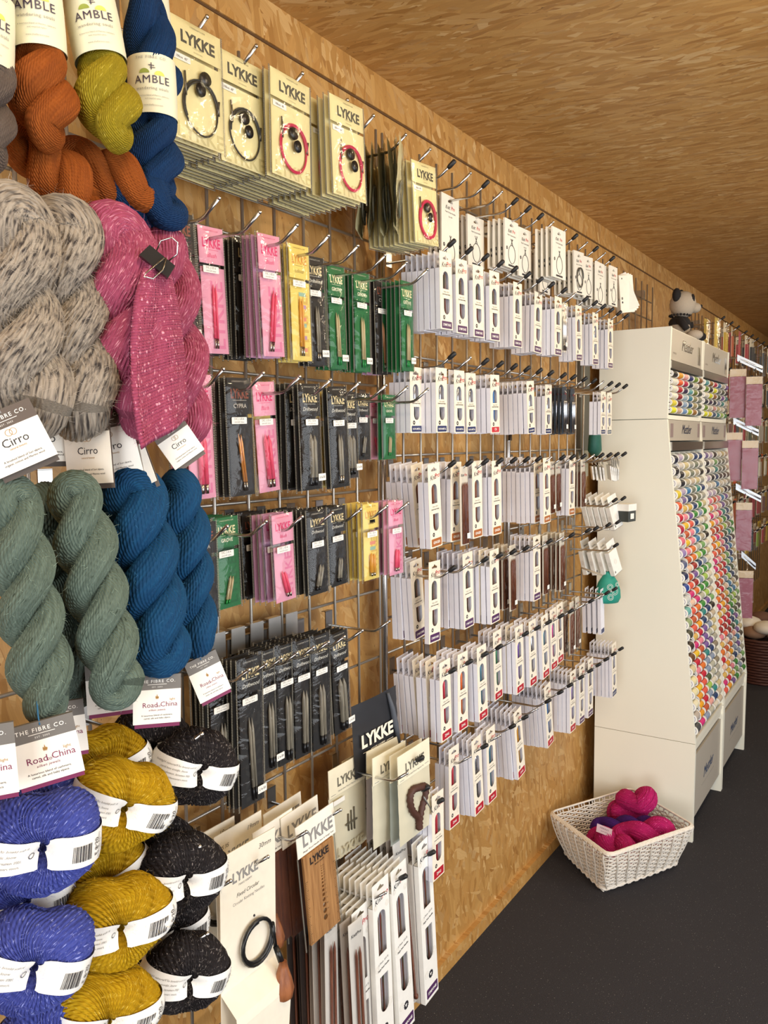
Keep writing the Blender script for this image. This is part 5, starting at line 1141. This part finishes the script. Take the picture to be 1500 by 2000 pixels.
def spool(c, r_, L):
    k = (c, r_, L)
    if k in SPK: return SPK[k]
    o = empty('thread_spool')
    MB().lathe([(r_*.93, L*.04), (r_*.97, L*.15), (r_*.97, L*.8), (r_*.93, L*.96)], 12, 0, (0, 0, 0), 'y').build('thread', mat(c, .45, 0, .1, 500, .2, name='thread_'+c.strip('#')), o)
    MB().lathe([(r_*.6, L*.96), (r_, L*.97), (r_, L)], 12, 0, (0, 0, 0), 'y').build('end_cap', M_WHITE, o)
    q = MB(); q.lathe([(r_*1.02, 0), (r_*1.02, L*.03), (r_*.6, L*.04)], 14, 0, (0, 0, 0), 'y')
    b = len(q.v); q.v += [(r_*.72*cos(2*pi*i/10), -.0004, r_*.72*sin(2*pi*i/10)) for i in range(10)]+[(r_*.62*cos(2*pi*i/10), -.0004, r_*.62*sin(2*pi*i/10)) for i in range(10)]
    for i in range(10): q.face((b+i, b+(i+1) % 10, b+10+(i+1) % 10, b+10+i), 1)
    q.box(-r_*.35, r_*.35, -.0005, 0, -r_*.16, r_*.16, 2); q.build('printed_end_cap', [M_WHITE, mat('#8a86a8', .5, name='lilac_ring'), M_INK], o)
    SPK[k] = proto(o); return o
rs = random.Random(3); cnt = 0; rest = MB(); restm = []; jobs = []
for un in (0, 1):
    a, b = YC[un]+.016, YC[un+1]-.018
    for rr in range(6):
        for cc in range(6):
            c = PALC[rr*6+cc] if un == 0 else rs.choice(PALC if cc < 3 else NEUT+COOL)
            jobs.append((a+.004+(b-a-.006)*cc/6, .316-.0006*rr, 1.800-.0270*(rr+.5), c, .0122, .078, 'upper', un, rr, cc))
LC = ['#1a2038', '#23232a', '#e6e0d0', '#dcc52e', '#e0561f', '#c31d3a', '#b51f45', '#e07088', '#9a86bd', '#5a6488', '#1c2c58', '#27489b', '#cfd3cf', '#6fb3b0', '#93a677', '#4a4a3a', '#3a2a20', '#6b4526', '#d8c69a', '#e9dfae', '#e6dcae', '#e8e0bf', '#b8aca0', '#4a4a4c']
for un in (0, 1):
    a, b = YC[un]+.016, YC[un+1]-.018
    for cc in range(6):
        big = un == 0 and cc == 0; n = 24 if big else 32
        for rr in range(n):
            t = (rr+.5)/n; z = 1.485-1.075*t; x = .319+.112*t-(0 if big else .002)
            if big: c = LC[rr]
            elif t < .18: c = rs.choice(NEUT+COOL[:4]) if cc > 1 else rs.choice(['#23232a', '#b8a9c0', '#cfc8ba', '#7a6a98'])
            else: c = rs.choice({1: WARM+['#e8c22f', '#e09a2a'], 2: WARM+COOL[5:7], 3: COOL+['#e8a59a'], 4: COOL+NEUT[:3], 5: NEUT+COOL[3:5], 0: WARM}[cc])
            jobs.append((a+.004+(b-a-.006)*cc/6, x, z, c, .0180 if big else .0150, .066 if big else .076, 'slanted', un, rr, cc))
jobs.sort(key=lambda j: (0 if j[6] == 'upper' and j[7] == 0 else 1 if j[7] == 0 else 2, j[0]))
VIS = 300
for j in jobs:
    y, x, z, c, r_, L, where, un, rr, cc = j
    if cnt < VIS:
        place(spool(c, r_, L), (x, y, z), (0, 0, 0), 'thread spool, column %s, row %s, %s rack, %s cabinet' % (ordn(cc), ordn(rr), where, ('near', 'far')[un]), 'thread spool', 'thread spools in the cabinet racks'); cnt += 1
    else:
        if c not in restm: restm.append(c)
        m_ = restm.index(c)+1; rest.lathe([(r_*.93, L*.04), (r_*.97, L*.7), (r_*.93, L*.98)], 8, m_, (x, y, z), 'y'); rest.lathe([(r_*1.02, 0), (r_*1.02, L*.08)], 8, 0, (x, y, z), 'y')
tag(rest.build('thread_spools_beyond', [M_WHITE]+[mat(c, .45, 0, .1, 500, .2, name='thread_'+c.strip('#')) for c in restm]), 'the remaining far thread spools filling the far cabinet racks', 'thread spools', 'thread spools in the cabinet racks', 'stuff')
print('boxes', NB[0], 'spools', cnt, len(jobs))

# ------------------------------------------------------------------ crochet panda on the cabinet
pc = P3(1375, 636, .235); M_PG = mat('#a89c8c', .9, 0, .12, 380, .6, name='beige_crochet'); M_PB = mat('#181415', .9, 0, .2, 380, .6, name='black_crochet')
pd = empty('crochet_panda', (.235, 3.66, 1.958), 0, 'beige and black crochet toy panda sitting on top of the thread cabinet', 'toy')
def crochet(mb, c, r_, sc, m, n=30):
    b = len(mb.v); k = 20
    for i in range(k+1):
        th = pi*i/k
        for j in range(n):
            a = 2*pi*j/n; rr = r_*(1+.035*sin(j*pi/1.5+i*pi)*sin(th)); mb.v.append((c[0]+rr*sc[0]*sin(th)*cos(a), c[1]+rr*sc[1]*sin(th)*sin(a), c[2]+rr*sc[2]*cos(th)))
    for i in range(k):
        for j in range(n): mb.face((b+i*n+j, b+(i+1)*n+j, b+(i+1)*n+(j+1) % n, b+i*n+(j+1) % n), m, True)
q = MB(); crochet(q, (0, 0, .045), .045, (.85, .9, 1.0), 0); crochet(q, (.010, 0, .135), .052, (.92, 1.0, .95), 0); q.build('body', M_PG, pd)
q = MB(); crochet(q, (0, 0, .066), .043, (.92, .97, .62), 0)
for k in range(18):
    a = 2*pi*k/18; q.ball((.036*cos(a), .036*sin(a), .094), .005, 6)
q.build('black_collar', M_PB, pd)
q = MB(); crochet(q, (.052, .016, .122), .023, (1.0, 1.0, .85), 0); q.build('muzzle', M_PG, pd)
MB().ball((.074, .022, .128), .006, 10).build('nose', M_PB, pd)
for y_, z_, x_ in ((-.040, .165, -.010), (.044, .172, .0)): MB().ball((x_, y_, z_), .023, 14, 0, (.7, .9, 1.15)).build('ear', M_PB, pd)
for y_ in (-.018, .036): MB().ball((.046, y_, .150), .0155, 12, 0, (.5, .85, 1.25)).build('eye_patch', M_PB, pd)
MB().tube([(0, .035, .075), (.025, .055, .062), (.045, .060, .064)], [.015, .013, .012], 10).build('arm', M_PB, pd); MB().tube([(0, -.038, .075), (.02, -.050, .05), (.03, -.050, .035)], [.015, .013, .012], 10).build('arm', M_PB, pd)
MB().ball((.055, .062, .018), .027, 14, 0, (1.5, 1.0, .85)).build('leg', M_PB, pd); MB().ball((.055, -.035, .015), .024, 14, 0, (1.3, .9, .8)).build('leg', M_PG, pd)
pd.rotation_euler = (0, 0, rd(10)); pd.scale = (1.12,)*3

# ------------------------------------------------------------------ wicker basket with skeins
bk = empty('wicker_basket', (.252, 2.905, 0), 0, 'white wicker basket of pink and purple skeins on the carpet beside the thread cabinet', 'basket')
M_WK = mat('#e0d8cb', .55, 0, .14, 35, .25, name='whitewashed_willow')
base = [Vector(p) for p in ((.262, 2.655), (.430, 2.970), (.200, 3.100), (.060, 2.838))]; rim = [Vector(p) for p in ((.297, 2.590), (.492, 2.960), (.205, 3.160), (.012, 2.790))]
HB = .165
def rr_path(C, n, rad):
    """closed path with rounded corners through four corners"""
    P = []
    for i in range(4):
        a, b, c = C[i-1], C[i], C[(i+1) % 4]; p = b+(a-b).normalized()*rad; q_ = b+(c-b).normalized()*rad
        for k in range(7): t = k/6; P.append(p*(1-t)**2+b*2*t*(1-t)+q_*t*t)
    L = [0]
    for i in range(len(P)): L.append(L[-1]+(P[(i+1) % len(P)]-P[i]).length)
    out = []
    for k in range(n):
        s = L[-1]*k/n; i = max(j for j in range(len(P)) if L[j] <= s+1e-9); t = (s-L[i])/max(1e-9, L[i+1]-L[i]); out.append(P[i].lerp(P[(i+1) % len(P)], t))
    return out
NS = 56; SUB = 4
pb, pt = rr_path(base, NS*SUB, .03), rr_path(rim, NS*SUB, .03); cen = Vector((.254, 2.872))
def wp(k, z, off=0.):
    t = z/HB; e = t+.35*t*(1-t); p = pb[k % (NS*SUB)].lerp(pt[k % (NS*SUB)], e); d = (p-cen).normalized(); p = p+d*off
    lift = .012*sin(pi*2*((k/(NS*SUB))*2))*t
    return Vector((p.x, p.y, z+lift*0+.001))
q = MB(); rows = 19
for r0 in range(rows):
    z = .006+(HB-.022)*r0/(rows-1); P = []
    for k in range(NS*SUB): P.append(wp(k, z+.0007*sin(k*.9+r0), .0036*cos(pi*(k/SUB+r0))))
    q.tube(P, .0030, 5, 0, False, True)
q.build('woven_wall', M_WK, bk)
q = MB()
for s in range(NS): q.tube([wp(s*SUB, HB*t/6) for t in range(7)], .0022, 6)
q.build('upright_stakes', M_WK, bk)
q = MB()
for s in range(NS):
    if s % 2 == 0:
        o_ = .0065; q.tube([wp(s*SUB+1+int(5*(t/7)), HB*(.96-.90*t/7), o_+.002*sin(pi*t/7)) for t in range(8)], .0027, 6)
q.build('slanted_outer_rods', M_WK, bk)
q = MB()
for s in range(0, NS*SUB, 4):
    P = []
    for t in range(13): P.append(wp(s+t*2, HB-.004+.008*sin(pi*t/12), .0055*cos(pi*t/12*2)))
    q.tube(P, .0034, 6)
q.build('braided_rim', M_WK, bk)
q = MB()
for s in range(0, NS*SUB, 6): q.tube([wp(s+t*2, .004+.007*sin(pi*t/10)+.004, .006+.005*cos(pi*t/5)) for t in range(11)], .0034, 6)
q.build('braided_foot', M_WK, bk)
q = MB()
for i in range(30): 
    a = pb[0].lerp(pb[NS*SUB//4], i/29) if 0 else base[0].lerp(base[1], i/29); b = base[3].lerp(base[2], i/29); q.tube([(a.x, a.y, .004), (b.x, b.y, .004)], .0042, 5)
q.build('basket_floor', M_WK, bk)
for v in bk.children: v.location = (-.252, -2.905, 0)
def lying(colr, L, R0, r0, turns, seed, fz=300):
    r = empty('yarn_skein'); P = hank_path(L, R0, turns, rd(30), 110)
    b = rope_mesh([rope(P, lambda q: r0*(1+.10*sin(2*pi*q*4+seed)), 28, 50, .10, 4, 1, seed, .12)], 'twisted_strands', YM[colr], r)
    for c in [b]: c.location = (0, 0, L/2)
    return proto(r)
mg = lying('magenta', .105, .025, .035, .55, 21); mg2 = lying('magenta', .120, .024, .034, .6, 22); vi = lying('violet', .160, .018, .025, 1.05, 23)
GK = 'skeins lying in the wicker basket'
def ly(p, x, y, z, rx, ry, rz, lab): return place(p, (x, y, z), (rd(rx), rd(ry), rd(rz)), lab, 'yarn skein', GK)
ly(mg, .250, 3.015, .165, 50, 25, 60, 'magenta skein propped against the back of the basket, highest of all')
ly(mg2, .325, 2.880, .122, 80, 0, 118, 'magenta skein at the right front of the basket')
ly(mg, .240, 2.800, .098, 85, 0, 60, 'magenta skein at the left front of the basket')
ly(mg2, .225, 2.890, .050, 88, 0, 60, 'magenta skein underneath, at the bottom of the basket')
v_ = ly(vi, .255, 2.905, .122, 86, 0, 112, 'dark purple skein lying in the middle of the basket')
g_ = MB().box(0, .0008, -.028, .028, -.016, .016).build('paper_label', mat('#b9a0a8', .5, name='dusty_pink_label'), v_); vq = v_.rotation_euler.to_quaternion(); g_.location = vq.inverted()@(atz(1180, 1622, .158)-v_.location); g_.rotation_euler = (vq.inverted()@Euler((rd(-32), rd(-50), rd(-40))).to_quaternion()).to_euler()
q = MB(); q.text('MERINO', .009, .001, 0, .002, 0); q.text('hand dyed', .006, .001, 0, -.008, 0); q.build('label_lettering', M_INK, g_)

# ------------------------------------------------------------------ shop wall beyond the cabinet
for i, (y0, y1) in enumerate(((4.36, 5.05), (5.08, 5.78), (5.81, 6.5), (6.53, 7.3))): grid_panel(y0, y1, [2.166, 1.92, 1.67, 1.43, 1.19, .95, .7], 9, 'wire grid panel on the wall beyond the thread cabinets, %s from them' % ordn(i))
grid_panel(3.20, 3.92, [2.17, 2.09, 1.92, 1.5, 1.1, .7], 9, 'wire grid panel behind the thread cabinets, its top showing above them')
PK = {}
def packet(c, w, h, kind):
    k = (c, w, h, kind)
    if k in PK: return PK[k]
    r = empty('notions_packet'); zt = .012; zb = zt-h
    MB().box(0, .001, -w/2, w/2, zb, zt).build('backing_card', mat('#d9cfb9' if kind else c, .5), r)
    if kind: MB().box(.001, .010, -w/2+.008, w/2-.008, zb+.01, zt-h*.3).build('contents', mat(c, .4), r)
    MB().grid(lambda i, j: (.012+.003*noise.noise(Vector((i, j*.6, h*50))), -w/2-.002+(w+.004)*i/4, zb+h*j/9), 5, 10).build('clear_front', M_PLAS, r)
    PK[k] = proto(r); return r
rs = random.Random(9)
for ri, (z, hh) in enumerate(((2.14, .17), (1.90, .15), (1.66, .16), (1.42, .15), (1.18, .16), (.94, .14))):
    for k in range(13):
        y = 4.47+.215*k+rs.uniform(-.02, .02)
        if y > 7.1: break
        hook(.26, y, z+.012, True, 'display hook beyond the cabinets, %s along the %s far row' % (ordn(k), ordn(ri)), 'hooks on the far wall')
        c = rs.choice(['#c9c3b8', '#8f6f6f', '#b5525c', '#d7cfbf', '#6f7a68', '#d6b84f', '#5f6670', '#8fae4f', '#c46a4a', '#4a4f58'] if ri != 3 else ['#a8bf3f', '#d6582f', '#d9c24a', '#7aa348', '#e0dccb'])
        for d in range(2): place(packet(c, .075 if k % 2 else .055, hh, k % 3 > 0), (.225-.05*d, y, z), (0, 0, rd(rs.uniform(-10, 6))), 'small notions packet, %s of %s hook, %s far row beyond the cabinets' % (('front', 'back')[d], ordn(k), ordn(ri)), 'notions packet', 'notions packets on the far wall')
# sloping price arms with dusky pink packets
M_PK = mat('#93505f', .5, name='dusky_pink_content')
def pink_packet():
    r = empty('pink_packet'); MB().box(0, .010, -.036, .036, -.235, -.035).build('folded_cloth', M_PK, r); MB().box(0, .004, -.037, .037, -.033, .002).build('header_card', mat('#cbb695', .5, name='tan_header'), r)
    MB().grid(lambda i, j: (.014+.003*noise.noise(Vector((i*.8, j*.7, 2))), -.039+.078*i/5, -.24+.245*j/11), 6, 12).build('clear_front', M_PLAS, r); return proto(r)
pp = pink_packet()
for i, (z, dx) in enumerate(((1.94, .04), (1.63, .03), (1.303, .05), (.964, .085))):
    y = 4.40; a = empty('price_arm', (0, 0, 0), 0, 'shiny sloping price arm beside the far cabinet, %s from the top' % ordn(i), 'display arm', 'sloping price arms')
    x0, x1 = .30+dx, .415+dx-(.05 if i == 3 else 0)
    q = MB(); b = [(x0, y, z), (x1, y+.02, z-.062)]
    q.v += [(b[0][0], y, b[0][2]-.016), (b[1][0], y+.02, b[1][2]-.016), (b[1][0], y+.02, b[1][2]+.016), (b[0][0], y, b[0][2]+.016), (b[0][0], y+.003, b[0][2]-.016), (b[1][0], y+.023, b[1][2]-.016), (b[1][0], y+.023, b[1][2]+.016), (b[0][0], y+.003, b[0][2]+.016)]
    for f in ((0, 1, 2, 3), (7, 6, 5, 4), (0, 4, 5, 1), (1, 5, 6, 2), (2, 6, 7, 3), (3, 7, 4, 0)): q.face(f)
    q.build('price_rail', mat('#b9bec4', .38, .8, name='shiny_price_rail'), a)
    MB().tube([(GX, y+.005, z+.01), (x0, y+.005, z), (x1, y+.012, z-.062)], .004, 6).build('support_rod', M_CHROME, a)
    for k, t in enumerate((.10, .75) if i < 2 else (.4,)):
        px_, pz_ = x0+(x1-x0)*t, z-.062*t; MB().tube([(px_, y-.002, pz_-.01), (px_+.005, y-.01, pz_-.05), (px_, y-.02, pz_-.058)], .0022, 6).build('drop_hook', M_CHROME, a)
        place(pp, (px_, y-.035, pz_-.055), (0, 0, rd(-70)), 'dusky pink packet on the %s end of the %s sloping price arm' % (('wall', 'outer')[k], ordn(i)), 'packet', 'dusky pink packets on the price arms')
# brown basket and its bundles
bb = empty('brown_basket', (.33, 5.75, 0), 0, 'dark brown wicker basket on the floor far beyond the cabinets', 'basket')
q = MB()
for k in range(16): q.tube([((.20+.02*k/15+.004*cos(pi*(j+k)))*cos(2*pi*j/36), (.26+.02*k/15+.004*cos(pi*(j+k)))*sin(2*pi*j/36), .01+.018*k) for j in range(36)], .010, 5, 0, False, True)
q.build('woven_wall', mat('#4a2418', .6, 0, .2, 60, .3, name='dark_wicker'), bb)
rs = random.Random(5)
for k in range(9):
    a = 2*pi*k/9; o = MB().ball((0, 0, 0), .075, 14, 0, (1, 1.3, .55)).build('fabric_bundle', mat(rs.choice(['#d8cdbb', '#8c6b52', '#b59a78', '#e6dfd2', '#6b4a3a']), .8, 0, .15, 30, .4))
    o.location = (.33+.10*cos(a)*(k > 0), 5.75+.16*sin(a)*(k > 0), .31+.04*(k % 2)); tag(o, 'rolled fabric bundle in the brown basket, %s round the basket' % ordn(k), 'fabric bundle', 'fabric bundles in the brown basket')
# teal hat-shaped pouch hanging past the box rows, wooden disc below it
tb = empty('teal_pouch', P3(1185, 1122, .17), 0, 'teal printed drawstring pouch hanging beside the cream cabinet', 'pouch')
MB().lathe([(.006, 0), (.018, -.012), (.034, -.035), (.042, -.06), (.044, -.085), (.036, -.100), (.010, -.104)], 20, 0, (0, 0, 0), 'z', (.7, 1)).build('pouch_body', mat('#1f8f7b', .6, 0, .15, 60, .4, name='teal_fabric'), tb)
q = MB()
for (a_, z_, r_) in ((-.012, -.045, .010), (.006, -.06, .012), (-.010, -.078, .010), (.014, -.038, .008)):
    for k in range(2): q.poly([circ(a_, z_, r_*(1-.4*k), 12), circ(a_, z_, r_*(1-.4*k)-.001, 12)], 0, 0, 0, lambda x, u, v: (.0315*sqrt(max(0, 1-(u/.046)**2))+.0015, u, v), False)
q.build('white_print', M_WHITE, tb); tb.rotation_euler = (0, 0, rd(-40)); tb.location = (.162, 2.97, 1.055); tb.scale = (1.15, 1.15, 1.15)
o = tag(MB().lathe([(.001, -.003), (.040, -.002), (.040, .002), (.001, .003)], 24, 0, (0, 0, 0), 'z').build('wooden_disc', mat('#a39682', .6, name='grey_wood')), 'oval grey wooden disc lying across the hooks next to the teal pouch', 'disc'); o.location = (.15, 2.82, 1.075); o.rotation_euler = (rd(-12), rd(16), 0)
tb2 = tag(MB().lathe([(.004, .02), (.02, 0), (.036, -.05), (.040, -.10), (.02, -.12)], 16, 0, (0, 0, 0), 'z', (.6, 1)).build('teal_bag', mat('#17594c', .6, 0, .2, 60, .4, name='dark_teal_fabric')), 'dark teal bag hanging in the shade near the wall, above the white accessory boxes', 'pouch'); tb2.location = (.085, 3.03, 1.60)
tag(MB().box(0, .03, 3.06, 3.12, 1.40, 1.50).build('junction_box', mat('#8d8a78', .6, name='grey_box')), 'small grey electrical box on the wall beside the cabinet', 'electrical box')
tag(MB().box(0, .022, 3.05, 3.15, 1.50, 2.0).build('cable_duct', mat('#5c5a50', .6, name='dark_grey_duct')), 'dark grey cable duct on the wall next to the cream cabinet', 'cable duct')

# builders whose thing found no place in the scene leave nothing behind
for o in [o for o in bpy.data.objects if not o.parent and o.type in ('MESH', 'EMPTY') and not o.get('label') and o.get('kind') != 'structure']:
    for c in list(o.children_recursive)+[o]: bpy.data.objects.remove(c)
